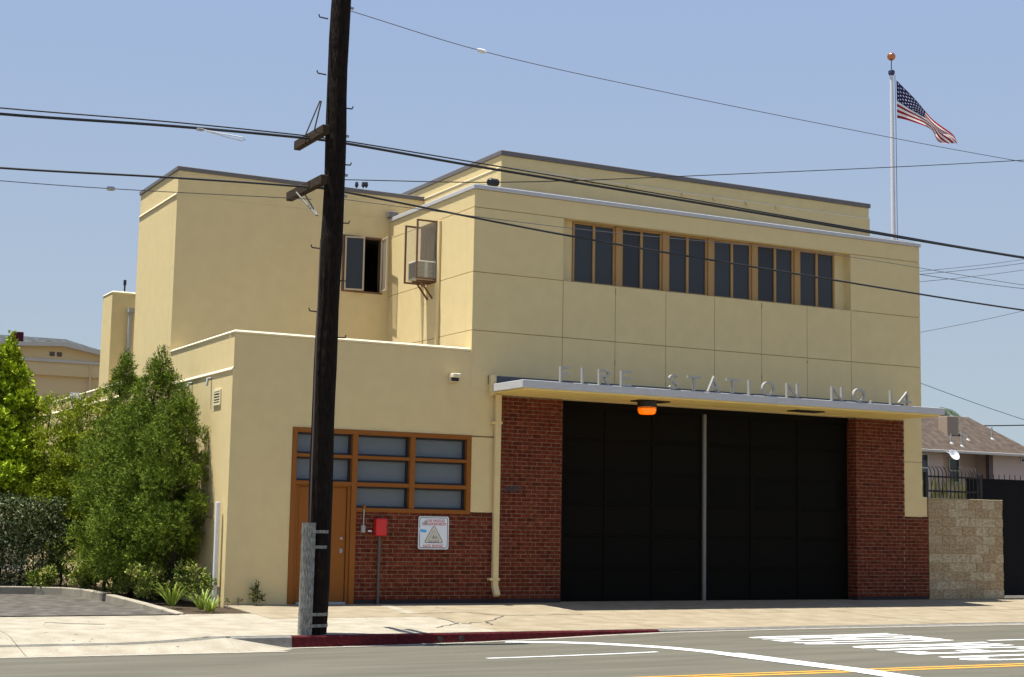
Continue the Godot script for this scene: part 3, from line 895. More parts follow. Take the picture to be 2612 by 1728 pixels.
func brickwork() -> void:
	# mortar beds
	bx(fs, "mortar_bed", V(-2.25, 0.076, -0.3), V(0.65, 1.655, -0.005), M.mortar)
	bx(fs, "mortar_bed", V(0.652, 0.076, -0.3), V(2.012, 3.905, -0.005), M.mortar)
	bx(fs, "mortar_bed", V(9.348, 0.076, -0.42), V(10.708, 3.905, -0.005), M.mortar)
	bx(fs, "mortar_bed", V(10.71, 0.076, -0.3), V(11.385, 1.79, -0.005), M.mortar)
	var ch := 0.0762
	var fields := [[-2.25, 0.65, 0, 22, 1.66], [0.65, 2.02, 0, 52, 3.905], [9.34, 10.71, 0, 52, 3.905], [10.71, 11.39, 0, 24, 1.79]]
	for f in fields:
		for r in range(1, f[3]):
			var y0 := r * ch
			var y1: float = minf(y0 + 0.0635, f[4])
			if y1 - y0 < 0.02: continue
			var off: float = 0.106 * (r % 2)
			var a0 := -2.25 - 0.106
			var n0 := int(floor((f[0] - a0 - off) / 0.212))
			var x: float = a0 + off + 0.212 * n0
			while x < f[1] - 0.01:
				var xa: float = maxf(x, f[0]) + (0.0 if x <= f[0] else 0.0)
				var xb: float = minf(x + 0.201, f[1])
				if xb - xa > 0.03:
					brick_list.append([V(xa, y0, 0), V(xb, y1, 0), 0])
				x += 0.212
	# jamb of the right pier, facing the doors
	for r in range(1, 51):
		var off: float = 0.1 * (r % 2)
		for q in ([[-0.3, -0.21], [-0.20, -0.082]] if r % 2 else [[-0.3, -0.17], [-0.16, -0.082]]):
			brick_list.append([V(0, r * ch, q[0]), V(0, r * ch + 0.0635, q[1]), 1])
	var cam := Vector3(-13.09, 1.4287, 26.1178)
	brick_list.sort_custom(func(a, b): return ((a[0] + a[1]) * 0.5).distance_to(cam) - (a[1].x - a[0].x) * 4.0 < ((b[0] + b[1]) * 0.5).distance_to(cam) - (b[1].x - b[0].x) * 4.0)
	var rest := [MB.new(), MB.new(), MB.new(), MB.new()]
	for i in brick_list.size():
		var b: Array = brick_list[i]
		var kind := rng.randi_range(0, 7)
		kind = [0, 0, 0, 1, 1, 2, 2, 3][kind]
		var pr := rng.randf_range(-0.0015, 0.0025)
		var p0: Vector3 = b[0]
		var p1: Vector3 = b[1]
		if b[2] == 0:
			p0.z = -0.07; p1.z = pr
		else:
			p0.x = 9.34 + pr; p1.x = 9.42
		if i < 300:
			var s := p1 - p0
			s = Vector3(snappedf(s.x, 0.004), s.y, snappedf(s.z, 0.001))
			put(fs, "brick", cb(s, 0.003), M["brick%d" % kind], (p0 + p1) * 0.5)
		else:
			rest[kind].box(p0, p1, 0.003)
	var allm := ArrayMesh.new()
	for k in 4:
		var arr := []
		arr.resize(Mesh.ARRAY_MAX)
		arr[Mesh.ARRAY_VERTEX] = rest[k].v
		arr[Mesh.ARRAY_NORMAL] = rest[k].n
		allm.add_surface_from_arrays(Mesh.PRIMITIVE_TRIANGLES, arr)
		allm.surface_set_material(k, M["brick%d" % k])
	var o := MeshInstance3D.new()
	o.name = "brickwork"
	o.mesh = allm
	fs.add_child(o)
	tag(o, "", "", "", "stuff")

func entrance() -> void:
	var w: Material = M.wood_trim
	var fr := MB.new()
	var zf := 0.02
	var zb := -0.16
	for q in [[-3.51, -3.42, -0.02, 3.115], [-3.42, 0.04, 3.03, 3.115], [-0.055, 0.04, 1.64, 3.03], [-2.36, -2.255, -0.02, 3.03], [-1.22, -1.115, 1.72, 3.03], [-2.255, -0.055, 1.64, 1.715]]:
		fr.box(V(q[0], q[2], zb), V(q[1], q[3], zf), 0.006)
	for q in [[-3.42, -2.36], [-2.255, -1.22], [-1.115, -0.055]]:
		fr.box(V(q[0], 2.595, zb), V(q[1], 2.652, zf - 0.004), 0.005)
		fr.box(V(q[0], 2.10, zb), V(q[1], 2.172, zf - 0.004), 0.005)
	var ent := put(fs, "entrance_window", fr.mesh(), w)
	var panes := []
	for q in [[-3.42, -2.36], [-2.255, -1.22], [-1.115, -0.055]]:
		panes.append([q[0], q[1], 2.652, 3.03])
		panes.append([q[0], q[1], 2.172, 2.595])
		if q[0] > -3: panes.append([q[0], q[1], 1.715, 2.10])
	for p in panes:
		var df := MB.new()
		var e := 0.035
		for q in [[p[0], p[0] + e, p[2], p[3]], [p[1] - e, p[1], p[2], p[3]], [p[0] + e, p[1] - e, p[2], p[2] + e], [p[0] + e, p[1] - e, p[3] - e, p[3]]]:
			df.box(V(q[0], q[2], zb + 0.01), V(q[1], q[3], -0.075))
		sub(ent, "reveal_shadow_strip", df.mesh(), M.dark_frame)  # inner frame strip, coloured black to draw the shadow lines of the deep reveal
		subbox(ent, "pane", V(p[0] + 0.01, p[2] + 0.01, -0.135), V(p[1] - 0.01, p[3] - 0.01, -0.125), M.frost)
	bx(fs, "inner_wall", V(-3.5, 0.0, -0.34), V(0.04, 3.11, -0.2), M.room)
	# door
	var d := bx(fs, "door", V(-3.34, 0.045, -0.09), V(-2.43, 2.07, -0.045), w, 0.004)
	var jm := MB.new()
	jm.box(V(-3.42, -0.02, -0.12), V(-3.35, 2.10, -0.015), 0.005)
	jm.box(V(-2.42, -0.02, -0.12), V(-2.36, 2.10, -0.015), 0.005)
	jm.box(V(-3.35, 2.075, -0.12), V(-2.42, 2.10, -0.015), 0.004)
	sub(ent, "door_jamb", jm.mesh(), w)
	subbox(d, "threshold", V(-3.35, -0.02, -0.14), V(-2.42, 0.04, 0.03), M.grey_metal, 0.006)
	subbox(d, "lock_plate", V(-2.535, 0.90, -0.045), V(-2.485, 0.98, -0.036), M.grey_metal, 0.004)
	var kn := MB.new()
	kn.tube([V(-2.51, 0.94, -0.037), V(-2.51, 0.94, 0.0)], [0.012, 0.02], 10)
	sub(d, "handle", kn.mesh(), M.galv)
	var dl := MB.new()
	dl.tube([V(-2.51, 1.16, -0.045), V(-2.51, 1.16, -0.03)], [0.026], 12)
	sub(d, "deadbolt", dl.mesh(), M.grey_metal)

func bay_doors() -> void:
	var rows := [0.0, 0.65, 1.28, 1.895, 2.525, 3.16, 3.80]
	var sets := [[2.03, 3.195, 4.32, 5.51], [5.635, 6.80, 8.035, 9.335]]
	for s in sets:
		var fr := MB.new()
		var f := 0.035
		for k in 4:
			var x: float = s[k]
			var hw := 0.05 if s[0] > 5.0 and (k == 1 or k == 2) else 0.03
			fr.box(V(x - hw if k > 0 else x, 0.0, -0.36), V(x + hw if k < 3 else x, 3.80, -0.30), 0.004)
		for k in 3:
			var hw0 := 0.05 if s[0] > 5.0 and k > 0 else 0.03
			var hw1 := 0.05 if s[0] > 5.0 and k < 2 else 0.03
			for r in 7:
				fr.box(V(s[k] + hw0, maxf(0.0, rows[r] - 0.02), -0.355), V(s[k + 1] - hw1, rows[r] + 0.02, -0.304), 0.004)
		var d := put(fs, "bay_door", fr.mesh(), M.door_black)
		for k in 3:
			for r in 6:
				var glazed := r == 3
				var hw0 := 0.05 if s[0] > 5.0 and k > 0 else 0.03
				var hw1 := 0.05 if s[0] > 5.0 and k < 2 else 0.03
				subbox(d, "pane" if glazed else "panel", V(s[k] + hw0, rows[r] + 0.021, -0.345), V(s[k + 1] - hw1, rows[r + 1] - 0.021, -0.322), M.door_pane if glazed else M.door_black, 0.003)
	bx(fs, "door_head", V(2.02, 3.80, -0.36), V(9.34, 3.91, -0.26), M.door_black)
	bx(fs, "door_post", V(5.535, -0.02, -0.33), V(5.61, 3.83, -0.27), M.steel, 0.008)
	bx(fs, "door_jamb", V(9.30, 0, -0.36), V(9.34, 3.9, -0.29), M.door_black)
	bx(fs, "bay_floor", V(2.02, -0.1, -0.45), V(9.34, 0.0, 0.012), M.concrete)
	bx(fs, "bay_backing", V(2.0, 0, -0.5), V(9.36, 3.95, -0.40), M.room)

func canopy() -> void:
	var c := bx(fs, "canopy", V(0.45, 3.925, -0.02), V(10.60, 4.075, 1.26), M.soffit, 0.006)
	subbox(c, "fascia", V(0.41, 3.955, 1.262), V(10.68, 4.10, 1.30), M.coping_grey, 0.006)
	subbox(c, "fascia", V(0.41, 3.955, 0.02), V(0.448, 4.10, 1.26), M.coping_grey, 0.006)
	subbox(c, "fascia", V(10.602, 3.955, 0.02), V(10.68, 4.10, 1.26), M.coping_grey, 0.006)
	subbox(c, "roofing", V(0.45, 4.076, 0.02), V(10.60, 4.094, 1.26), M.flashing)
	for x in [3.1, 6.2, 8.9]:
		subbox(c, "seam", V(x, 3.953, 1.299), V(x + 0.02, 4.102, 1.306), M.coping_grey, 0.002)
	subbox(c, "wall_flashing", V(0.36, 4.096, -0.01), V(10.70, 4.27, 0.02), M.flashing, 0.004)
	subbox(c, "soffit_plate", V(3.30, 3.90, 0.42), V(4.0, 3.924, 0.78), M.black)
	subbox(c, "soffit_plate", V(7.15, 3.90, 0.42), V(7.85, 3.924, 0.78), M.black)
	# outlet box and downspout on the left end
	var ds := MB.new()
	ds.box(V(0.37, 3.90, 0.0), V(0.49, 4.28, 0.12), 0.01)
	ds.box(V(0.50, 0.32, 0.012), V(0.62, 3.92, 0.11), 0.015)
	ds.obox(Transform3D(Basis(Vector3.RIGHT, -0.5), V(0.562, 0.24, 0.10)), V(0.12, 0.24, 0.10), 0.015)
	var dn := put(fs, "downspout", ds.mesh(), M.stucco)
	for y in [0.42, 3.35]:
		subbox(dn, "strap", V(0.43, y, -0.004), V(0.64, y + 0.045, 0.114), M.stucco, 0.003)
	# pilaster between the building and the yard wall
	bx(fs, "pilaster", V(XR, 1.80, -0.30), V(11.39, 2.24, -0.03), M.stucco, 0.006)

func tall_window() -> void:
	var x0 := -1.07
	var x1 := -0.14
	var y0 := 6.27
	var y1 := 7.48
	var z := -D1
	var f := MB.new()
	for q in [[x0, x0 + 0.04, y0, y1], [x1 - 0.04, x1, y0, y1], [x0 + 0.04, x1 - 0.04, y0, y0 + 0.04], [x0 + 0.04, x1 - 0.04, y1 - 0.04, y1]]:
		f.box(V(q[0], q[2], z - 0.14), V(q[1], q[3], z + 0.012), 0.004)
	var w := put(fs, "window", f.mesh(), M.sash_brown)
	# left sash ajar, right sash swung square to the wall
	var t := Transform3D(Basis(Vector3.UP, -0.25), V(x0 + 0.05, 0, z + 0.02))
	for q in [[t, M.sash_pale, M.slate_pane], [Transform3D(Basis(Vector3.UP, deg_to_rad(-95)), V(x1 - 0.05, 0, z + 0.02)), M.sash_pale, M.glass]]:
		var s := MB.new()
		var tt: Transform3D = q[0]
		var W := 0.42
		for e in [[0.0, 0.035, y0 + 0.03, y1 - 0.03], [W - 0.035, W, y0 + 0.03, y1 - 0.03], [0.035, W - 0.035, y0 + 0.03, y0 + 0.065], [0.035, W - 0.035, y1 - 0.065, y1 - 0.03]]:
			s.obox(tt * Transform3D(Basis(), V((e[0] + e[1]) * 0.5, (e[2] + e[3]) * 0.5, 0)), V(e[1] - e[0], e[3] - e[2], 0.036), 0.004)
		sub(w, "sash", s.mesh(), q[1])
		var p := MB.new()
		p.obox(tt * Transform3D(Basis(), V(W * 0.5, (y0 + y1) * 0.5, 0)), V(W - 0.06, y1 - y0 - 0.12, 0.005))
		sub(w, "pane", p.mesh(), q[2])

# ------------------------------------------------------------------ things fixed to the station
func text_part(parent: Node3D, called: String, s: String, h: float, wide: float, at: Vector3, m: Material, serif := false, depth := 0.003) -> void:
	var f := SystemFont.new()
	f.font_names = PackedStringArray(["Droid Serif" if serif else "Droid Sans"])
	f.font_weight = 700
	var tm := TextMesh.new()
	tm.font = f
	tm.text = s
	tm.font_size = 64
	tm.pixel_size = 0.01
	tm.depth = 0.02
	var bb := tm.get_aabb()
	var o := put(parent, called, tm, m, at)
	o.scale = Vector3(wide / bb.size.x, h / bb.size.y, depth / 0.02)
	var c := bb.get_center()
	o.position -= Vector3(c.x * o.scale.x, c.y * o.scale.y, 0)

func station_fittings() -> void:
	# safe house sign
	var s := thing("wall_sign", "white notice with red lettering and a triangle emblem fixed to the brick wall", "sign", V(-0.71, 0.98, 0.0))
	var w0 := -1.02
	var w1 := -0.40
	var y0 := 0.985
	var y1 := 1.585
	var pl := []
	var cx := (w0 + w1) * 0.5
	var cy := (y0 + y1) * 0.5
	for q in [[1, 1, 0.0], [-1, 1, 0.5], [-1, -1, 1.0], [1, -1, 1.5]]:
		for k in 5:
			var a: float = PI * (q[2] + k / 8.0)
			pl.append(Vector2(cx + q[0] * (0.31 - 0.04) + cos(a) * 0.04, cy + q[1] * (0.30 - 0.04) + sin(a) * 0.04))
	var pm := MB.new()
	pm.slab(pl, 0.012, 0.018)
	put(s, "plate", pm.mesh(), M.sign_face)
	var bm := MB.new()
	var inner := []
	for p in pl: inner.append(Vector2(cx, cy) + (p - Vector2(cx, cy)) * 0.915)
	bm.ribbon(inner, 0.012, 0.0182, 0.0192, Transform3D(), true)
	put(s, "border", bm.mesh(), M.sign_black)
	text_part(s, "lettering", "LOS ANGELES", 0.048, 0.36, V(cx + 0.04, 1.508, 0.0195), M.sign_red, true)
	text_part(s, "lettering", "FIRE DEPARTMENT", 0.048, 0.50, V(cx + 0.005, 1.446, 0.0195), M.sign_red, true)
	text_part(s, "lettering", "SAFE HOUSE", 0.05, 0.40, V(cx - 0.005, 1.045, 0.0195), M.sign_red, true)
	var tri := [Vector2(cx - 0.155, 1.105), Vector2(cx + 0.165, 1.105), Vector2(cx + 0.185, 1.13), Vector2(cx + 0.022, 1.40), Vector2(cx - 0.012, 1.40), Vector2(cx - 0.175, 1.13)]
	var tm := MB.new()
	tm.slab(tri, 0.0182, 0.0195)
	put(s, "emblem", tm.mesh(), M.sign_tan)
	var to := MB.new()
	to.ribbon(tri, 0.010, 0.0196, 0.0206, Transform3D(), true)
	var ti := []
	for p in tri: ti.append(Vector2(cx + 0.005, 1.20) + (p - Vector2(cx + 0.005, 1.20)) * 0.60)
	to.ribbon(ti, 0.005, 0.0196, 0.0206, Transform3D(), true)
	put(s, "emblem_outline", to.mesh(), M.sign_black)
	var fig := MB.new()
	for q in [[-0.035, 0.055], [-0.005, 0.085], [0.022, 0.06], [0.048, 0.045]]:
		fig.slab([Vector2(cx + q[0], 1.175), Vector2(cx + q[0] + 0.014, 1.175), Vector2(cx + q[0] + 0.012, 1.175 + q[1]), Vector2(cx + q[0] + 0.003, 1.175 + q[1])], 0.0197, 0.0207)
	put(s, "emblem_figures", fig.mesh(), M.sign_black)
	text_part(s, "lettering", "SAFE HOUSE", 0.018, 0.20, V(cx + 0.005, 1.122, 0.0197), M.sign_black)
	var st := MB.new()
	st.slab([Vector2(-0.99, 1.235), Vector2(-0.84, 1.235), Vector2(-0.83, 1.37), Vector2(-0.92, 1.44), Vector2(-1.0, 1.37)], 0.0196, 0.0204)
	put(s, "sticker", st.mesh(), M.sign_face)
	var sb := MB.new()
	sb.slab([Vector2(-0.985, 1.30), Vector2(-0.87, 1.285), Vector2(-0.85, 1.335), Vector2(-0.92, 1.345), Vector2(-0.985, 1.35)], 0.0206, 0.0212)
	put(s, "sticker_print", sb.mesh(), M.sign_blue)
	var sg := MB.new()
	sg.slab([Vector2(-0.92, 1.44), Vector2(-0.83, 1.435), Vector2(-0.845, 1.50), Vector2(-0.89, 1.515)], 0.023, 0.0236)
	put(s, "torn_sticker", sg.mesh(), M.grey_metal)
	# red call box
	var r := thing("call_box", "bright red metal call box on the brick wall with conduit below", "box", V(-1.81, 0.05, 0))
	bx(r, "case", V(-1.915, 1.215, 0.004), V(-1.70, 1.53, 0.16), M.red_box, 0.018)
	bx(r, "latch", V(-1.722, 1.36, 0.158), V(-1.708, 1.39, 0.168), M.black, 0.002)
	var cd := MB.new()
	cd.tube([V(-1.80, 1.22, 0.04), V(-1.80, 0.0, 0.04)], [0.028], 10)
	put(r, "conduit", cd.mesh(), M.conduit_brown)
	bx(r, "plug", V(-2.02, 1.285, 0.004), V(-1.955, 1.315, 0.05), M.white_paint, 0.004)
	# small switch with conduit
	var sw := thing("outlet_box", "small grey outlet box with thin conduit rising to the window frame", "outlet", V(-2.12, 1.27, 0))
	bx(sw, "case", V(-2.155, 1.27, 0.003), V(-2.085, 1.40, 0.055), M.grey_metal, 0.006)
	var c2 := MB.new()
	c2.tube([V(-2.115, 1.40, 0.03), V(-2.115, 1.74, 0.04), V(-2.10, 1.77, 0.04)], [0.013], 8)
	put(sw, "conduit", c2.mesh(), M.grey_metal)
	bx(sw, "fitting", V(-2.135, 1.69, 0.02), V(-2.085, 1.77, 0.06), M.wood_trim, 0.006)
	# wall light over the entrance
	var wl := thing("floodlight", "small pale floodlight on the wall above the entrance window", "lamp", V(-0.38, 4.1, 0))
	bx(wl, "base", V(-0.47, 4.10, 0.0), V(-0.29, 4.24, 0.06), M.trim_cream, 0.008)
	bx(wl, "hood", V(-0.46, 4.17, 0.06), V(-0.30, 4.25, 0.19), M.trim_cream, 0.012)
	bx(wl, "lens", V(-0.44, 4.11, 0.062), V(-0.32, 4.168, 0.15), M.dark_frame, 0.006)
	# house number
	var num := thing("house_number", "dark metal numerals on the brick pier beside the downspout", "number", V(0.92, 2.10, 0))
	text_part(num, "numeral", "3401", 0.11, 0.36, V(0.93, 2.14, 0.006), M.sign_black, false, 0.012)
	# amber beacon
	var b := thing("beacon", "glowing amber dome beacon hanging under the canopy", "lamp", V(3.53, 3.6, 0.66))
	var bl := MB.new()
	bl.lathe(V(3.53, 3.9, 0.66), [[0.0, 0.0], [0.19, 0.0], [0.195, -0.03], [0.195, -0.10], [0.185, -0.115], [0.0, -0.115]], 28)
	put(b, "housing", bl.mesh(), M.black)
	var bd := MB.new()
	bd.lathe(V(3.53, 3.9, 0.66), [[0.18, -0.116], [0.185, -0.14], [0.178, -0.19], [0.16, -0.235], [0.13, -0.25], [0.0, -0.252]], 28)
	put(b, "lens", bd.mesh(), M.amber)
	var bm2 := MB.new()
	bm2.lathe(V(3.53, 3.9, 0.66), [[0.187, -0.128], [0.191, -0.134], [0.187, -0.14]], 28)
	put(b, "lens_ring", bm2.mesh(), M.black)
	var ol := OmniLight3D.new()
	ol.name = "beacon_glow"
	ol.light_color = Color(1.0, 0.45, 0.05)
	ol.light_energy = 0.02
	ol.light_size = 0.2
	ol.omni_range = 12.0
	ol.shadow_enabled = true
	b.add_child(ol)
	ol.position = V(0, -0.08, 0)
	# air conditioner in the side window
	var ac := thing("air_conditioner", "beige window air conditioner below the open casement of the side wall", "appliance", V(-0.2, 6.28, -1.9))
	bx(ac, "case", V(-0.40, 6.285, -2.12), V(0.15, 6.665, -1.70), M.ac_cream, 0.012)
	for q in [[-0.385, -0.235], [-0.165, -0.03]]:
		var gm := MB.new()
		for k in 12: gm.box(V(q[0], 6.33 + k * 0.026, -1.702), V(q[1], 6.345 + k * 0.026, -1.694))
		put(ac, "grille", gm.mesh(), M.ac_grill)
	var g2 := MB.new()
	for k in 12: g2.box(V(-0.408, 6.33 + k * 0.026, -2.09), V(-0.398, 6.345 + k * 0.026, -1.73))
	put(ac, "grille", g2.mesh(), M.ac_grill)
	for z in [-1.80, -2.02]:
		var bm3 := MB.new()
		bm3.box(V(-0.36, 6.25, z - 0.02), V(0.0, 6.284, z + 0.02), 0.004)
		bm3.obox(Transform3D(Basis(Vector3.BACK, -0.9), V(-0.14, 6.10, z)), V(0.44, 0.035, 0.03), 0.004)
		put(ac, "bracket", bm3.mesh(), M.sash_brown)
	# louvre and drip pipes on the side wall
	var lv := thing("wall_vent", "small louvred vent in the sunlit side wall near the corner", "vent", V(-4.65, 3.5, -0.8))
	var lf := MB.new()
	for q in [[-1.02, -0.98, 3.48, 3.77], [-0.64, -0.60, 3.48, 3.77], [-0.98, -0.64, 3.48, 3.52], [-0.98, -0.64, 3.73, 3.77]]:
		lf.box(V(-4.675, q[2], q[0]), V(-4.648, q[3], q[1]), 0.004)
	put(lv, "frame", lf.mesh(), M.trim_cream)
	bx(lv, "opening", V(-4.654, 3.51, -0.99), V(-4.648, 3.74, -0.63), M.black)
	for k in 4:
		var lo := put(lv, "louvre", cb(V(0.03, 0.012, 0.34), 0.002), M.trim_cream, V(-4.664, 3.55 + k * 0.05, -0.81))
		lo.rotation.z = -0.6
	var dpn := 0
	for z in [-2.42, -1.23]:
		var dpipe := thing("drip_pipe", "short grey drip pipe on the side wall, %s the louvred vent" % ["farther from" if dpn == 0 else "right beside"], "pipe", V(-4.7, 3.85, z), "drip pipes on the side wall")
		dpn += 1
		var dm := MB.new()
		dm.tube([V(-4.64, 4.0, z), V(-4.72, 3.99, z), V(-4.73, 3.86, z)], [0.022, 0.028, 0.024], 8)
		put(dpipe, "pipe", dm.mesh(), M.grey_metal)

func arc(c: Vector2, r: Vector2, a0: float, a1: float, n: int) -> Array:
	var o := []
	for i in n + 1:
		var a := deg_to_rad(lerpf(a0, a1, float(i) / n))
		o.append(c + Vector2(cos(a) * r.x, sin(a) * r.y))
	return o

func lettering() -> void:
	var s := thing("station_sign", "raised grey metal letters standing along the canopy edge", "sign", V(5.5, 4.11, 1.2))
	var h := 0.285
	var sw := 0.041
	var e := sw * 0.5
	var items := [["F", 1.243, 1.447], ["I", 1.711, 1.75], ["R", 2.078, 2.321], ["E", 2.571, 2.807], ["S", 3.66, 3.873], ["T", 4.095, 4.404], ["A", 4.569, 4.859], ["T", 5.018, 5.329], ["I", 5.555, 5.595], ["O", 5.89, 6.207], ["N", 6.498, 6.80], ["N", 7.652, 7.947], ["O", 8.222, 8.545], [".", 8.67, 8.74], ["1", 9.215, 9.255], ["4", 9.478, 9.79]]
	for it in items:
		var x0: float = it[1]
		var w: float = it[2] - it[1]
		var m := MB.new()
		var L := []
		match it[0]:
			"F": L = [[Vector2(w, h - e), Vector2(e, h - e), Vector2(e, 0)], [Vector2(sw, h * 0.54), Vector2(w * 0.85, h * 0.54)]]
			"I": L = [[Vector2(w * 0.5, 0), Vector2(w * 0.5, h)]]
			"1": L = [[Vector2(w * 0.5, 0), Vector2(w * 0.5, h)]]
			"E": L = [[Vector2(w, h - e), Vector2(e, h - e), Vector2(e, e), Vector2(w, e)], [Vector2(sw, h * 0.53), Vector2(w * 0.9, h * 0.53)]]
			"T": L = [[Vector2(0, h - e), Vector2(w, h - e)], [Vector2(w * 0.5, h - sw), Vector2(w * 0.5, 0)]]
			"A": L = [[Vector2(e, 0), Vector2(w * 0.5, h - e), Vector2(w - e, 0)], [Vector2(w * 0.27, h * 0.32), Vector2(w * 0.73, h * 0.32)]]
			"N": L = [[Vector2(e, 0), Vector2(e, h)], [Vector2(sw, h - e), Vector2(w - sw, e)], [Vector2(w - e, 0), Vector2(w - e, h)]]
			"O": L = [arc(Vector2(w * 0.5, h * 0.5), Vector2(w * 0.5 - e, h * 0.5 - e), 0, 350, 30)]
			"R": L = [[Vector2(e, 0), Vector2(e, h - e)] + arc(Vector2(w * 0.55, h * 0.735), Vector2(w * 0.45 - e, h * 0.265 - e), 90, -90, 10) + [Vector2(sw, h * 0.47 + e)], [Vector2(w * 0.55, h * 0.44), Vector2(w - e, 0)]]
			"S": L = [arc(Vector2(w * 0.5, h * 0.735), Vector2(w * 0.46 - e, h * 0.265 - e), 20, 270, 14) + arc(Vector2(w * 0.5, h * 0.265), Vector2(w * 0.5 - e, h * 0.265 - e), 85, -160, 14)]
			"4": L = [[Vector2(w * 0.70, 0), Vector2(w * 0.70, h * 0.26 - e)], [Vector2(w * 0.70, h * 0.26 + e), Vector2(w * 0.70, h * 0.80)], [Vector2(w, h * 0.26), Vector2(e, h * 0.26), Vector2(w * 0.70, h - e * 0.5)]]
		if it[0] == ".":
			m.lathe(V(w * 0.5, 0, 0.0), [[0.0, 0.05], [0.034, 0.04], [0.036, 0.0]], 12)
		for k in L.size():
			m.ribbon(L[k], sw, -0.032 + 0.002 * k, 0.032 - 0.002 * k, Transform3D(), it[0] == "O")
		put(s, "letter", m.mesh(), M.letter_metal, V(x0 - 0.035, 4.112, 1.262))

# ------------------------------------------------------------------ street things
func cable(label: String, group: String, pts: Array, r: float, m: Material, called := "overhead_cable") -> Node3D:
	var c := Curve3D.new()
	for i in pts.size():
		var a: Vector3 = pts[maxi(i - 1, 0)]
		var b: Vector3 = pts[mini(i + 1, pts.size() - 1)]
		var t := (b - a).normalized()
		var l0: float = pts[i].distance_to(pts[maxi(i - 1, 0)]) / 3.0
		var l1: float = pts[i].distance_to(pts[mini(i + 1, pts.size() - 1)]) / 3.0
		c.add_point(pts[i], -t * l0, t * l1)
	c.bake_interval = 0.5
	var mm := MB.new()
	mm.tube(Array(c.get_baked_points()), [r], 6)
	var o := thing(called, label, "cable", pts[0], group)
	put(o, "strand", mm.mesh(), m)
	return o

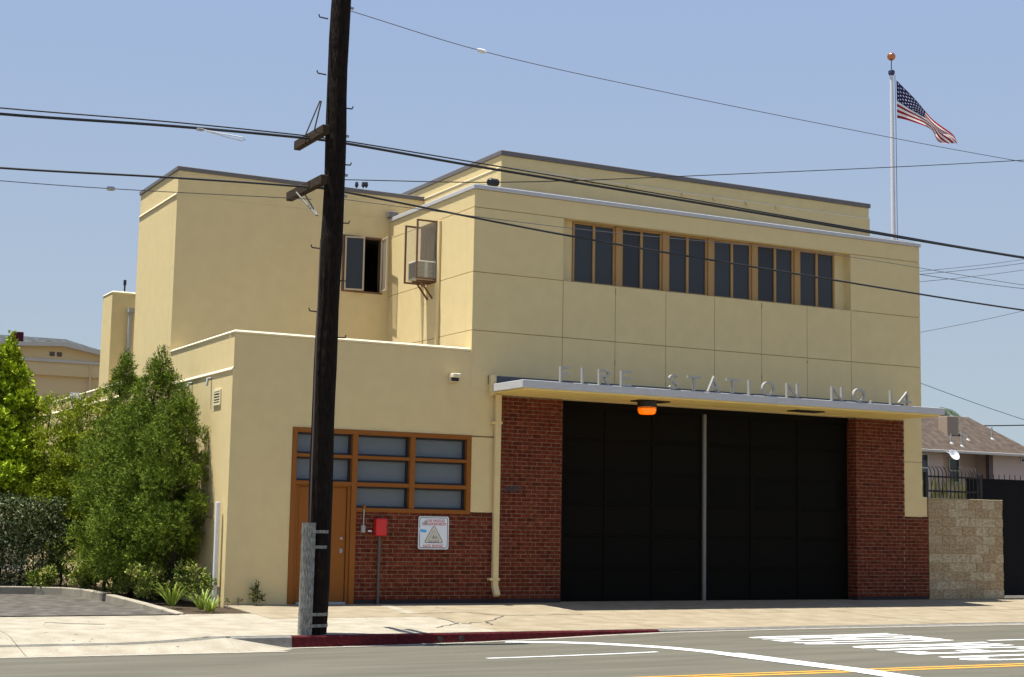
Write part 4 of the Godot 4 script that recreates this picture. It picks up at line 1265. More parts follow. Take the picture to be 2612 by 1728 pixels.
func street_things() -> void:
	# utility pole
	var p := thing("utility_pole", "tall dark wooden utility pole at the red kerb", "pole", V(-4.80, -0.17, 4.7))
	var path := []
	var rad := []
	for i in 26:
		var y := -0.4 + 11.4 * i / 25.0
		var k := (y + 0.4) / 10.0
		path.append(V(lerpf(-4.80, -4.69, clampf(k, 0, 1.1)) + 0.012 * sin(y * 1.3), y, 4.7 + 0.01 * sin(y * 2.1)))
		rad.append(lerpf(0.182, 0.148, k) + 0.004 * sin(y * 3.7))
	var tr := MB.new()
	tr.tube(path, rad, 24)
	put(p, "trunk", tr.mesh(), M.pole_wood)
	# half-round guard and its straps on the left of the trunk
	var gd := MB.new()
	var gx := -4.955
	for k in 10:
		var a0 := deg_to_rad(55 + 200.0 * k / 10)
		var a1 := deg_to_rad(55 + 200.0 * (k + 1) / 10)
		for r in [0.12]:
			var q := func(a: float, y: float) -> Vector3: return V(gx + cos(a + PI * 0.07) * r - 0.005 + (0.012 if y > 1 else 0.0), y, 4.79 + sin(a + PI * 0.07) * r)
			var A: Vector3 = q.call(a0, -0.2)
			var B: Vector3 = q.call(a1, -0.2)
			var C: Vector3 = q.call(a1, 1.43)
			var D: Vector3 = q.call(a0, 1.43)
			gd.tri(A, B, C, V(cos(a0), 0, sin(a0)), V(cos(a1), 0, sin(a1)), V(cos(a1), 0, sin(a1)))
			gd.tri(A, C, D, V(cos(a0), 0, sin(a0)), V(cos(a1), 0, sin(a1)), V(cos(a0), 0, sin(a0)))
			gd.tri(D, C, V(gx + 0.03, 1.43, 4.79), Vector3.UP, Vector3.UP, Vector3.UP)
	put(p, "pole_guard", gd.mesh(), M.guard_grey)
	for y in [1.28, 1.06, 0.10, -0.06]:
		var b := MB.new()
		var ring := []
		for k in 33:
			var a := TAU * k / 32
			var pt := V(cos(a) * 0.192 - 4.80, y, 4.7 + sin(a) * 0.192)
			if cos(a) < 0.55 and sin(a) > -0.5:
				# bulge round the guard
				var d := Vector2(pt.x - gx, pt.z - 4.79)
				if d.length() < 0.131:
					d = d.normalized() * 0.131
					pt.x = gx + d.x; pt.z = 4.79 + d.y
			ring.append(pt)
		for k in 32:
			var A: Vector3 = ring[k]
			var B: Vector3 = ring[k + 1]
			var nn := V(A.x + 4.85, 0, A.z - 4.72).normalized()
			b.quad(A, B, B + V(0, 0.045, 0), A + V(0, 0.045, 0), nn)
		put(p, "strap", b.mesh(), M.guard_grey)
	# step pegs
	for q in [[9.0, -1], [8.13, -1], [7.66, 1], [7.22, -1], [6.79, 1], [5.897, 1], [5.474, -1], [5.02, 1], [4.525, -1], [4.166, 1]]:
		var m := MB.new()
		var x: float = -4.75 + 0.15 * q[1]
		m.tube([V(x, q[0], 4.7), V(x + 0.135 * q[1], q[0] + 0.005, 4.7), V(x + 0.15 * q[1], q[0] + 0.045, 4.7)], [0.011], 6)
		put(p, "step", m.mesh(), M.black)
	# short arms reaching back towards the building, with braces
	for q in [[6.49, 3.35, -1], [7.25, 3.62, 1]]:
		var m := MB.new()
		m.box(V(-4.985, q[0] - 0.065, q[1]), V(-4.88, q[0] + 0.075, 4.85), 0.008)
		put(p, "arm", m.mesh(), M.arm_wood)
		for s in [-5.0, -4.87]:
			var b := MB.new()
			b.tube([V(s, q[0] + 0.02 * q[2], q[1] + 0.5), V(-4.935 + (s + 4.935) * 0.15, q[0] + 0.50 * q[2], 4.60)], [0.012], 6)
			put(p, "brace", b.mesh(), M.brace_metal)
	var rs := MB.new()
	rs.tube([V(-4.93, 5.6, 4.78), V(-4.95, 4.0, 4.80), V(-4.965, 1.4, 4.82)], [0.012], 6)
	put(p, "ground_wire", rs.mesh(), M.conduit_brown)
	for q in [V(-4.60, 9.22, 4.75), V(-4.60, 7.23, 4.72), V(-4.60, 6.63, 4.72), V(-4.60, 6.31, 4.72)]:
		var m := MB.new()
		m.tube([q, q + V(0.09, 0, -0.02)], [0.022], 8)
		put(p, "bolt", m.mesh(), M.galv)
	# cables
	var g := "overhead cables on the utility pole"
	var zc := 4.3
	cable("thinner of the two black cables clamped at the upper arm of the pole", g, [V(-26, 6.55, zc), V(-16, 6.75, zc), V(-9.51, 7.04, zc), V(-7.09, 7.18, zc), V(-4.92, 7.262, zc), V(-4.36, 7.262, zc), V(-2.24, 7.215, zc), V(1.14, 7.125, zc), V(5.5, 6.99, zc), V(9.93, 6.87, zc), V(22, 6.75, zc)], 0.011, M.cable)
	cable("thicker of the two black cables clamped at the upper arm of the pole", g, [V(-26, 6.4, zc), V(-16, 6.65, zc), V(-9.5, 6.955, zc), V(-7.09, 7.12, zc), V(-4.92, 7.225, zc), V(-4.36, 7.225, zc), V(-2.23, 7.155, zc), V(1.14, 7.08, zc), V(9.93, 6.85, zc), V(22, 6.7, zc)], 0.021, M.cable)
	cable("black cable passing over the lower arm of the pole and across the upper windows", g, [V(-26, 5.7, zc), V(-16, 5.9, zc), V(-9.46, 6.2, zc), V(-7.05, 6.36, zc), V(-4.75, 6.48, zc), V(-4.37, 6.465, zc), V(-0.33, 6.20, zc), V(4.5, 6.0, zc), V(9.9, 5.81, zc), V(22, 5.6, zc)], 0.017, M.cable)
	cable("thin grey wire tied below the lower arm on the street's parking lot side", g, [V(-26, 5.6, zc), V(-16, 5.8, zc), V(-9.45, 6.02, zc), V(-7.945, 6.09, zc), V(-4.92, 6.29, zc)], 0.006, M.wire_grey)
	cable("thin pale wire running from the pole across the upper windows", g, [V(-4.56, 6.305, 4.5), V(-0.33, 6.335, zc), V(5.17, 6.44, zc), V(9.92, 6.31, zc), V(22, 6.2, zc)], 0.0055, M.wire_grey)
	var tw := cable("thin wire from the top of the pole with an egg insulator near it", g, [V(-4.54, 9.27, 4.5), V(-2.08, 9.068, zc), V(1.12, 8.93, zc), V(6.64, 8.81, zc), V(9.99, 8.784, zc), V(22, 8.8, zc)], 0.0065, M.wire_grey)
	var eg := MB.new()
	eg.tube([V(-2.17, 9.075, zc), V(-2.13, 9.072, zc), V(-2.04, 9.065, zc), V(-2.0, 9.06, zc)], [0.015, 0.035, 0.035, 0.015], 10)
	put(tw, "insulator", eg.mesh(), M.white_paint)
	var w5 := cable("wire rising from the pole past three small insulators and a black splice case", g, [V(-4.56, 6.60, 4.5), V(-1.82, 6.93, zc), V(1.05, 7.357, zc), V(9.99, 8.82, zc), V(22, 11.0, zc)], 0.008, M.cable)
	for x in [-4.19, -4.08, -4.03]:
		var im := MB.new()
		im.lathe(V(x, 6.60 + (x + 4.2) * 0.12, zc), [[0.0, -0.05], [0.012, -0.045], [0.03, -0.01], [0.022, 0.04], [0.0, 0.05]], 10)
		put(w5, "insulator", im.mesh(), M.black)
	var sc := MB.new()
	sc.box(V(-1.93, 6.87, zc - 0.06), V(-1.73, 6.985, zc + 0.06), 0.03)
	put(w5, "splice_case", sc.mesh(), M.black)
	var lp := thing("cable_loop", "white cable loop hanging from the thick cable beside the pole", "cable", V(-6.6, 7.0, zc))
	var lm := MB.new()
	lm.tube([V(-6.72, 7.125, zc + 0.03), V(-6.35, 7.10, zc + 0.03), V(-6.05, 7.09, zc + 0.03), V(-6.0, 7.06, zc + 0.03), V(-6.05, 7.035, zc + 0.03), V(-6.3, 7.06, zc + 0.03), V(-6.6, 7.11, zc + 0.03)], [0.009], 6)
	put(lp, "loop", lm.mesh(), M.white_paint)
	bx(lp, "clip", V(-6.74, 7.10, zc), V(-6.64, 7.135, zc + 0.06), M.grey_metal, 0.006)
	var ti := thing("wire_insulator", "pale egg insulator on the thin wire over the parking lot", "insulator", V(-7.95, 6.06, zc))
	var tim := MB.new()
	tim.tube([V(-8.0, 6.088, zc), V(-7.98, 6.089, zc), V(-7.90, 6.093, zc), V(-7.88, 6.094, zc)], [0.014, 0.032, 0.032, 0.014], 10)
	put(ti, "body", tim.mesh(), M.grey_metal)
	# white post beside the corner
	var wp := thing("marker_post", "white square post standing at the corner of the side wall", "post", V(-4.72, 0, -0.42))
	bx(wp, "shaft", V(-4.775, -0.1, -0.30), V(-4.70, 1.76, -0.23), M.white_paint, 0.006)
	bx(wp, "clamp", V(-4.70, 0.16, -0.30), V(-4.652, 0.30, -0.22), M.grey_metal, 0.006)
	# flagpole and flag
	var fp := thing("flagpole", "white metal flagpole with copper ball rising behind the roof", "flagpole", V(14.08, 0, -4))
	var fm := MB.new()
	fm.tube([V(14.085, -0.02, -4), V(14.085, 8, -4), V(14.08, 13.28, -4)], [0.075, 0.062, 0.045], 14)
	put(fp, "shaft", fm.mesh(), M.flagpole_white)
	var ft := MB.new()
	ft.lathe(V(14.08, 13.28, -4), [[0.05, 0.0], [0.085, 0.05], [0.085, 0.12], [0.03, 0.15], [0.012, 0.16], [0.012, 0.42]], 14)
	put(fp, "truck", ft.mesh(), M.truck_blue)
	var fb := SphereMesh.new()
	fb.radius = 0.108; fb.height = 0.216; fb.radial_segments = 24; fb.rings = 14
	put(fp, "finial", fb, M.finial, V(14.08, 13.79, -4))
	var hy := MB.new()
	hy.tube([V(14.17, 13.3, -3.97), V(14.185, 12.0, -3.97), V(14.19, 9.0, -3.97), V(14.15, 1.2, -3.95)], [0.008], 5)
	put(fp, "halyard", hy.mesh(), M.wire_grey)
	make_flag()

func make_flag() -> void:
	var im := Image.create(380, 208, false, Image.FORMAT_RGB8)
	for i in 13:
		im.fill_rect(Rect2i(0, i * 16, 380, 16), Color(0.62, 0.09, 0.14) if i % 2 == 0 else Color(0.93, 0.92, 0.89))
	im.fill_rect(Rect2i(0, 0, 152, 112), Color(0.10, 0.11, 0.30))
	for r in 9:
		for c in (6 if r % 2 == 0 else 5):
			var cx := 13.0 + c * 25.3 + (12.6 if r % 2 else 0.0)
			var cy := 11.0 + r * 11.2
			for y in range(int(cy) - 5, int(cy) + 6):
				for x in range(int(cx) - 5, int(cx) + 6):
					var d := Vector2(x - cx, y - cy)
					var a := d.angle() + PI * 0.5
					var k := fposmod(a, TAU / 5) - TAU / 10
					if d.length() < 2.4 + 2.8 * absf(k) / (TAU / 10): im.set_pixel(x, y, Color(0.93, 0.92, 0.9))
	var m := StandardMaterial3D.new()
	m.resource_name = "flag_cloth"
	m.albedo_texture = ImageTexture.create_from_image(im)
	m.roughness = 0.8
	m.cull_mode = BaseMaterial3D.CULL_DISABLED
	m.backlight_enabled = true
	m.backlight = Color(0.9, 0.9, 0.9)
	# outline of the blown cloth, hoist to fly (metres from the hoist top)
	var top := [Vector2(0, 0), Vector2(0.41, -0.33), Vector2(0.81, -0.66), Vector2(1.20, -0.96), Vector2(1.62, -1.22), Vector2(1.88, -1.40), Vector2(2.10, -1.62)]
	var bot := [Vector2(0.01, -1.12), Vector2(0.34, -1.13), Vector2(0.69, -1.17), Vector2(1.00, -1.26), Vector2(1.20, -1.42), Vector2(1.32, -1.56), Vector2(1.42, -1.68)]
	var cu := [Curve2D.new(), Curve2D.new()]
	for s in 2:
		var pts: Array = [top, bot][s]
		for i in pts.size():
			var t: Vector2 = (pts[mini(i + 1, 6)] - pts[maxi(i - 1, 0)]) / 6.0
			cu[s].add_point(pts[i], -t, t)
	var nu := 60
	var nv := 26
	var st := SurfaceTool.new()
	st.begin(Mesh.PRIMITIVE_TRIANGLES)
	st.set_smooth_group(0)
	for j in nv + 1:
		for i in nu + 1:
			var u := float(i) / nu
			var v := float(j) / nv
			var a: Vector2 = cu[0].sample(int(minf(u * 6, 5.999)), fmod(u * 6, 1.0) if u < 1 else 1.0)
			var b: Vector2 = cu[1].sample(int(minf(u * 6, 5.999)), fmod(u * 6, 1.0) if u < 1 else 1.0)
			var q := a.lerp(b, v)
			var zz := u * (0.09 * sin(u * 10.0 - v * 4.0) + 0.05 * sin(v * 9.0 + u * 5.0)) + u * 0.1
			st.set_uv(Vector2(u, v))
			st.add_vertex(V(14.20 + q.x, 13.16 + q.y * 0.9, -3.95 + zz))
	for j in nv:
		for i in nu:
			var a := j * (nu + 1) + i
			for k in [a, a + 1, a + nu + 1, a + 1, a + nu + 2, a + nu + 1]: st.add_index(k)
	st.generate_normals()
	var f := thing("flag", "striped red and white flag with blue starred corner blowing from the flagpole", "flag", V(14.2, 12.05, -3.95))
	put(f, "cloth", st.commit(), m)

# ------------------------------------------------------------------ behind and beside
func background() -> void:
	# block wall
	var bw := thing("block_wall", "tan concrete block wall stained pale, at the end of the brick pier", "wall", V(12.5, 0, -0.1))
	bx(bw, "mortar", V(11.405, -0.1, -0.19), V(13.63, 2.2, -0.008), M.block_mortar)
	for r in 11:
		var x := 11.4 - (0.2 if r % 2 else 0.0)
		while x < 13.62:
			var xa := maxf(x, 11.4)
			var xb := minf(x + 0.39, 13.64)
			if xb - xa > 0.04:
				var pz := rng.randf_range(-0.002, 0.003)
				bx(bw, "block", V(xa, r * 0.2 + 0.005, -0.2), V(xb, r * 0.2 + 0.195, pz), M["block%d" % rng.randi_range(0, 2)], 0.006)
			x += 0.4
	bx(bw, "cap", V(11.4, 2.2, -0.205), V(13.645, 2.225, 0.005), M.block_mortar, 0.008)
	# security fence on the wall
	var sf := thing("security_fence", "black steel picket fence with curved tips on top of the block wall", "fence", V(12.2, 2.23, -0.1))
	bx(sf, "post", V(11.38, 2.2, -0.14), V(11.46, 2.80, -0.06), M.fence_black, 0.006)
	bx(sf, "post", V(13.02, 2.2, -0.14), V(13.09, 2.80, -0.06), M.fence_black, 0.006)
	bx(sf, "rail", V(11.46, 2.685, -0.12), V(13.02, 2.725, -0.085), M.fence_black, 0.004)
	bx(sf, "rail", V(11.46, 2.365, -0.12), V(13.02, 2.405, -0.085), M.fence_black, 0.004)
	for k in 13:
		var x := 11.56 + k * 0.115
		var m := MB.new()
		m.tube([V(x, 2.228, -0.078), V(x, 2.70, -0.078), V(x, 2.80, -0.082), V(x + 0.005, 2.87, -0.115), V(x + 0.012, 2.92, -0.17), V(x + 0.02, 2.945, -0.23)], [0.0095, 0.0095, 0.0095, 0.0095, 0.009, 0.004], 6)
		put(sf, "picket", m.mesh(), M.fence_black)
	# gate
	var gt := thing("steel_gate", "solid black steel gate with spiked top beside the block wall", "gate", V(14.8, 0, -0.35))
	bx(gt, "sheet", V(12.95, 0.07, -0.42), V(20.0, 2.71, -0.38), M.gate_black)
	bx(gt, "frame", V(12.95, 2.66, -0.44), V(20.0, 2.72, -0.36), M.gate_black, 0.006)
	bx(gt, "frame", V(12.95, 0.06, -0.44), V(20.0, 0.14, -0.36), M.gate_black, 0.006)
	for k in 40:
		var x := 13.1 + k * 0.17
		var m := MB.new()
		m.tube([V(x, 2.72, -0.40), V(x, 2.80, -0.40), V(x, 2.84, -0.40)], [0.009, 0.009, 0.002], 5)
		put(gt, "spike", m.mesh(), M.gate_black)
	# house with brown hip roof beyond the yard
	var hs := thing("house", "low pinkish house with brown hipped roof beyond the yard fence", "house", V(30, 0, -20))
	var hz := -18.0
	var ey := 4.57
	bx(hs, "wall", V(31.6, -0.3, hz - 5.5), V(33.5, ey - 0.03, hz), M.house_wall)
	bx(hs, "wall", V(22, -0.3, hz - 5.5), V(29.05, ey - 0.03, hz), M.house_wall)
	bx(hs, "porch_wall", V(29.05, -0.3, hz - 5.5), V(31.6, ey - 0.03, hz - 0.9), M.house_wall)
	bx(hs, "porch_post", V(31.42, -0.3, hz - 0.2), V(31.6, ey - 0.03, hz - 0.02), M.conduit_brown)
	var rf := MB.new()
	var a := V(21.5, ey, hz + 0.35)
	var d := V(21.5, ey, hz - 5.8)
	var r0 := V(24.5, 6.16, hz - 2.6)
	var r1 := V(32.92, 6.16, hz - 2.6)
	var bR := V(33.8, ey, hz + 0.35)
	var cR := V(33.8, ey, hz - 5.8)
	rf.quad(a, bR, r1, r0, V(0, 0.88, 0.48))
	rf.quad(d, cR, r1, r0, V(0, 0.88, -0.48))
	rf.tri(bR, cR, r1, V(0.87, 0.48, 0), V(0.87, 0.48, 0), V(0.87, 0.48, 0))
	rf.tri(a, d, r0, V(-0.4, 0.9, 0), V(-0.4, 0.9, 0), V(-0.4, 0.9, 0))
	rf.quad(a - V(0, 0.02, 0), bR - V(0, 0.02, 0), cR - V(0, 0.02, 0), d - V(0, 0.02, 0), V(0, -1, 0))
	var roof := put(hs, "roof", rf.mesh(), M.house_roof)
	subbox(roof, "gutter", V(21.5, ey - 0.10, hz + 0.352), V(33.8, ey + 0.0, hz + 0.42), M.fascia_pale, 0.01)
	subbox(roof, "chimney", V(30.14, 4.95, hz - 1.4), V(30.73, 5.98, hz - 0.9), M.chimney_stucco, 0.01)
	for q in [[29.71, 4.90, 0.35], [30.06, 4.80, 0.55], [30.92, 5.10, 0.36], [32.39, 5.20, 0.45]]:
		var m := MB.new()
		var zq: float = hz + 0.35 - (q[1] - ey) * 1.85
		m.tube([V(q[0], q[1] - 0.15, zq), V(q[0], q[1] + q[2], zq)], [0.028], 8)
		m.lathe(V(q[0], q[1] - 0.05, zq), [[0.16, -0.08], [0.05, 0.08]], 10)
		sub(roof, "vent_pipe", m.mesh(), M.grey_metal)
	for q in [[27.85, 28.28, 3.35, 4.43, hz], [29.27, 29.70, 3.5, 4.32, hz - 0.9], [30.15, 30.72, 3.4, 4.36, hz - 0.9], [33.03, 33.36, 4.24, 4.46, hz]]:
		var fr := MB.new()
		fr.box(V(q[0], q[2], q[4]), V(q[1], q[2] + 0.05, q[4] + 0.05))
		fr.box(V(q[0], q[3] - 0.05, q[4]), V(q[1], q[3], q[4] + 0.05))
		fr.box(V(q[0], q[2] + 0.05, q[4]), V(q[0] + 0.05, q[3] - 0.05, q[4] + 0.05))
		fr.box(V(q[1] - 0.05, q[2] + 0.05, q[4]), V(q[1], q[3] - 0.05, q[4] + 0.05))
		if q[3] - q[2] > 0.5: fr.box(V(q[0] + 0.05, (q[2] + q[3]) * 0.5 - 0.025, q[4]), V(q[1] - 0.05, (q[2] + q[3]) * 0.5 + 0.025, q[4] + 0.045))
		var wn := put(hs, "window", fr.mesh(), M.fascia_pale)
		subbox(wn, "pane", V(q[0] + 0.02, q[2] + 0.02, q[4] + 0.01), V(q[1] - 0.02, q[3] - 0.02, q[4] + 0.02), M.dark_glass)
	# dry reeds behind the fence
	var rd := thing("reed_clump", "yellow-green dry reeds standing behind the black picket fence", "plant", V(14.6, 0, -3.2))
	var rr2 := RandomNumberGenerator.new()
	rr2.seed = 9
	var rl := Leafer.new()
	for k in 900:
		var bp := V(rr2.randf_range(13.75, 16.1), rr2.randf_range(0.0, 2.5), rr2.randf_range(-3.5, -2.9))
		var dd := V(rr2.randf_range(-0.25, 0.25), 1.0, rr2.randf_range(-0.2, 0.2)).normalized()
		rl.leaf(bp, dd, dd.cross(V(rr2.randf_range(-0.4, 0.4), 0, 1)).normalized(), rr2.randf_range(0.3, 0.65), 0.035, Color(0.16, 0.15, 0.03).lerp(Color(0.42, 0.37, 0.14), rr2.randf()))
	put(rd, "leaves", rl.mesh(), M.leaf_lily)
	# satellite dish on the eave
	var sd := thing("satellite_dish", "white dish mounted under the eave of the pink house", "dish", V(28.9, 4.2, hz + 0.6))
	var dm := MB.new()
	dm.lathe(Vector3.ZERO, [[0.0, 0.0], [0.11, 0.015], [0.19, 0.05], [0.22, 0.08], [0.215, 0.085], [0.0, 0.01]], 20)
	var dish := put(sd, "reflector", dm.mesh(), M.white_paint, V(28.92, 4.35, hz + 0.66))
	dish.rotation = V(1.0, 0.5, 0.5)
	var dbm := MB.new()
	dbm.tube([V(28.92, 4.35, hz + 0.65), V(28.80, 4.5, hz + 0.43)], [0.03], 8)
	put(sd, "arm", dbm.mesh(), M.grey_metal)
	# palm far behind
	var pa := thing("palm_tree", "palm tree showing its fronds above the brown roof", "tree", V(43.6, 0, -34))
	var pt := MB.new()
	pt.tube([V(43.6, -0.3, -34), V(43.6, 4, -34), V(43.6, 7.55, -34)], [0.28, 0.22, 0.2], 10)
	put(pa, "trunk", pt.mesh(), M.bark)
	var pr := RandomNumberGenerator.new()
	pr.seed = 5
	var pf := MB.new()
	for k in 26:
		var az := TAU * k / 26.0 + pr.randf_range(-0.1, 0.1)
		var lift := pr.randf_range(0.1, 1.1)
		var dir := V(cos(az), 0, sin(az))
		var L := pr.randf_range(1.4, 1.9)
		var prev := V(43.6, 7.55, -34)
		for i in 12:
			var t := (i + 1) / 12.0
			var pnt: Vector3 = V(43.6, 7.55, -34) + dir * L * t + Vector3.UP * (lift * t * 1.2 - 1.5 * t * t)
			var ax := (pnt - prev).normalized()
			var sd2 := ax.cross(Vector3.UP).normalized()
			for s in [-1.0, 1.0]:
				for h in 2:
					var bse := prev.lerp(pnt, h * 0.5)
					var tip: Vector3 = bse + sd2 * s * 0.42 * sin(PI * clampf(t, 0.12, 0.95)) + ax * 0.28 - Vector3.UP * 0.16
					pf.tri(bse, bse + ax * 0.06, tip, Vector3.UP, Vector3.UP, Vector3.UP)
			pf.tri(prev, pnt, prev + V(0, 0.03, 0), sd2, sd2, sd2)
			prev = pnt
	put(pa, "crown", pf.mesh(), M.palm_green)
	# far wires at the right
	var g := "faint wires beyond the building"
	var zf := -30.0
	for q in [["highest of the faint wires beside the roof corner", 31.39, 12.39, 45.9, 15.1, 0.012], ["second highest of the faint wires beside the roof corner", 31.39, 12.27, 45.9, 14.9, 0.012], ["third highest of the faint wires beside the roof corner", 31.38, 11.93, 45.88, 14.59, 0.012], ["level faint wire crossing the rising wires beside the roof corner", 31.52, 12.85, 45.78, 12.77, 0.014], ["single faint wire rising halfway down the building edge", 31.41, 9.52, 45.79, 12.97, 0.012], ["faint wire sagging down towards the brown roof", 31.48, 8.64, 45.52, 5.77, 0.014], ["dark level cable passing over the brown roof", 31.54, 6.08, 45.48, 6.74, 0.028]]:
		var mid := V((q[1] + q[3]) * 0.5, (q[2] + q[4]) * 0.5 - 0.12, -25)
		cable(q[0], g, [V(q[1], q[2], -25), mid, V(q[3], q[4], -25)], q[5], M.wire_grey if q[5] < 0.02 else M.cable, "distant_wire")
	# building behind at the left
	var rb := thing("rear_building", "tan gabled building with grey roof behind the trees", "building", V(-4, 0, -27))
	var z := -25.0
	bx(rb, "wall", V(-14, -0.3, z - 6), V(1.5, 6.0, z), M.rear_wall)
	var gb := MB.new()
	var gap := [Vector2(-7.0, 6.72), Vector2(-2.35, 6.98), Vector2(1.5, 6.30), Vector2(1.5, 6.0), Vector2(-7.0, 6.0)]
	gb.slab(gap, -0.05, 0.12, Transform3D(Basis(), V(0, 0, z)))
	put(rb, "gable", gb.mesh(), M.rear_wall)
	bx(rb, "band", V(-14, 6.42, z + 0.12), V(1.5, 6.52, z + 0.18), M.fascia_pale, 0.01)
	var fa := MB.new()
	fa.ribbon([Vector2(-9.0, 6.66), Vector2(-7.0, 6.76), Vector2(-2.35, 7.01), Vector2(1.6, 6.32)], 0.13, 0.0, 0.3, Transform3D(Basis(), V(0, 0, z + 0.05)))
	put(rb, "fascia", fa.mesh(), M.fascia_pale)
	var gr := MB.new()
	gr.quad(V(-14, 6.6, z - 0.2), V(0.4, 6.6, z - 0.2), V(-1.6, 7.55, z - 3), V(-14, 7.55, z - 3), V(0, 0.94, 0.33))
	gr.tri(V(0.4, 6.6, z - 0.2), V(-1.6, 7.55, z - 3), V(0.4, 6.6, z - 6), V(0.4, 0.9, 0), V(0.4, 0.9, 0), V(0.4, 0.9, 0))
	gr.quad(V(-14, 6.6, z - 6), V(0.4, 6.6, z - 6), V(-1.6, 7.55, z - 3), V(-14, 7.55, z - 3), V(0, 0.94, -0.33))
	var rr := put(rb, "roof", gr.mesh(), M.grey_roof)
	subbox(rr, "chimney", V(-3.75, 6.9, z - 1.3), V(-3.4, 7.45, z - 0.9), M.chimney_red, 0.01)
	for x in [-2.75, -2.52]:
		bx(rb, "gable_vent", V(x, 6.62, z + 0.121), V(x + 0.16, 6.76, z + 0.135), M.conduit_brown)
	var dp := MB.new()
	dp.tube([V(-1.42, 6.42, z + 0.14), V(-1.42, 4.0, z + 0.06)], [0.04], 8)
	put(rb, "downpipe", dp.mesh(), M.rear_wall)
	# sheet metal hood on the low wall
	var hd := thing("roof_hood", "grey folded metal hood on the low side wall behind the trees", "hood", V(-4.6, 4.1, -12))
	var hm := MB.new()
	hm.obox(Transform3D(Basis(Vector3.RIGHT, 0.5), V(-4.72, 4.3, -11.6)), V(0.35, 0.03, 0.55))
	hm.obox(Transform3D(Basis(Vector3.RIGHT, 0.5), V(-4.72, 4.2, -11.5)), V(0.3, 0.25, 0.3), 0.01)
	put(hd, "cover", hm.mesh(), M.coping_dark)

# ------------------------------------------------------------------ plants
class Leafer:
	var v := PackedVector3Array()
	var n := PackedVector3Array()
	var c := PackedColorArray()
	func leaf(p: Vector3, d: Vector3, side: Vector3, L: float, W: float, col: Color) -> void:
		var nn := side.cross(d).normalized()
		if nn.y < 0: nn = -nn
		var t := p + d * L
		var a := p + d * L * 0.42 + side * W * 0.5
		var b := p + d * L * 0.42 - side * W * 0.5
		if (a - p).cross(t - p).dot(nn) > 0.0:
			var sw := a
			a = b
			b = sw
			side = -side
		v.append(p); v.append(a); v.append(t)
		v.append(p); v.append(t); v.append(b)
		var n1 := (nn + side * 0.25).normalized()
		var n2 := (nn - side * 0.25).normalized()
		n.append(n1); n.append(n1); n.append(n1)
		n.append(n2); n.append(n2); n.append(n2)
		for i in 6: c.append(col)
	func mesh() -> ArrayMesh:
		var arr := []
		arr.resize(Mesh.ARRAY_MAX)
		arr[Mesh.ARRAY_VERTEX] = v
		arr[Mesh.ARRAY_NORMAL] = n
		arr[Mesh.ARRAY_COLOR] = c
		var m := ArrayMesh.new()
		m.add_surface_from_arrays(Mesh.PRIMITIVE_TRIANGLES, arr)
		return m

func rv(r: RandomNumberGenerator) -> Vector3:
	var z := r.randf_range(-1, 1)
	var a := r.randf() * TAU
	var k := sqrt(1 - z * z)
	return Vector3(cos(a) * k, z, sin(a) * k)

# crown from clumps [[centre, radius vec], ...]; tufts sit towards each clump's surface
func crown(clumps: Array, r: RandomNumberGenerator, density: float, per: int, L: float, W: float, cols: Array, limit_x := 99.0, outward := 0.7, power := 0.45) -> ArrayMesh:
	var lf := Leafer.new()
	for cl in clumps:
		var cc: Vector3 = cl[0]
		var rr: Vector3 = cl[1]
		var area := 12.0 * pow((pow(rr.x * rr.y, 1.6) + pow(rr.x * rr.z, 1.6) + pow(rr.y * rr.z, 1.6)) / 3.0, 1 / 1.6)
		var cnt := int(area * density)
		for k in cnt:
			var d := rv(r)
			if power < 0.4 and d.y < -0.25 and r.randf() < 0.5: continue
			var rad := pow(r.randf(), power) * r.randf_range(0.85, 1.1)
			var p := cc + Vector3(d.x * rr.x, d.y * rr.y, d.z * rr.z) * rad
			if p.x > limit_x: continue
			if p.y < 0.05: continue
			var dir := (d * outward + Vector3.UP * 0.55 + rv(r) * 0.5).normalized()
			var col: Color = cols[r.randi_range(0, cols.size() - 1)]
			for q in per:
				var dd := (dir + rv(r) * 0.95).normalized()
				var sd := dd.cross(rv(r)).normalized()
				lf.leaf(p + dir * L * r.randf_range(-0.6, 0.6) + rv(r) * L * 0.15, dd, sd, L * r.randf_range(0.65, 1.2), W * r.randf_range(0.7, 1.2), col)
	return lf.mesh()

func trunk_of(parent: Node3D, base: Vector3, topy: float, r0: float, r: RandomNumberGenerator, clumps: Array, m: Material) -> void:
	var t := MB.new()
	var path := []
	for i in 7:
		path.append(base + V(r.randf_range(-0.04, 0.04) * i, (topy - base.y) * i / 6.0 - 0.05, r.randf_range(-0.04, 0.04) * i))
	t.tube(path, [r0, r0 * 0.9, r0 * 0.8, r0 * 0.65, r0 * 0.5, r0 * 0.35, r0 * 0.15], 8)
	put(parent, "trunk", t.mesh(), m)
	for k in mini(clumps.size(), 12):
		var c: Vector3 = clumps[k][0]
		var l := MB.new()
		var s: Vector3 = path[clampi(int((c.y - base.y) / (topy - base.y) * 6.0 - 0.6), 0, 5)]
		l.tube([s, s.lerp(c, 0.55) + V(0, -0.05, 0), c], [r0 * 0.45, r0 * 0.28, r0 * 0.1], 6)
		put(parent, "limb", l.mesh(), m)

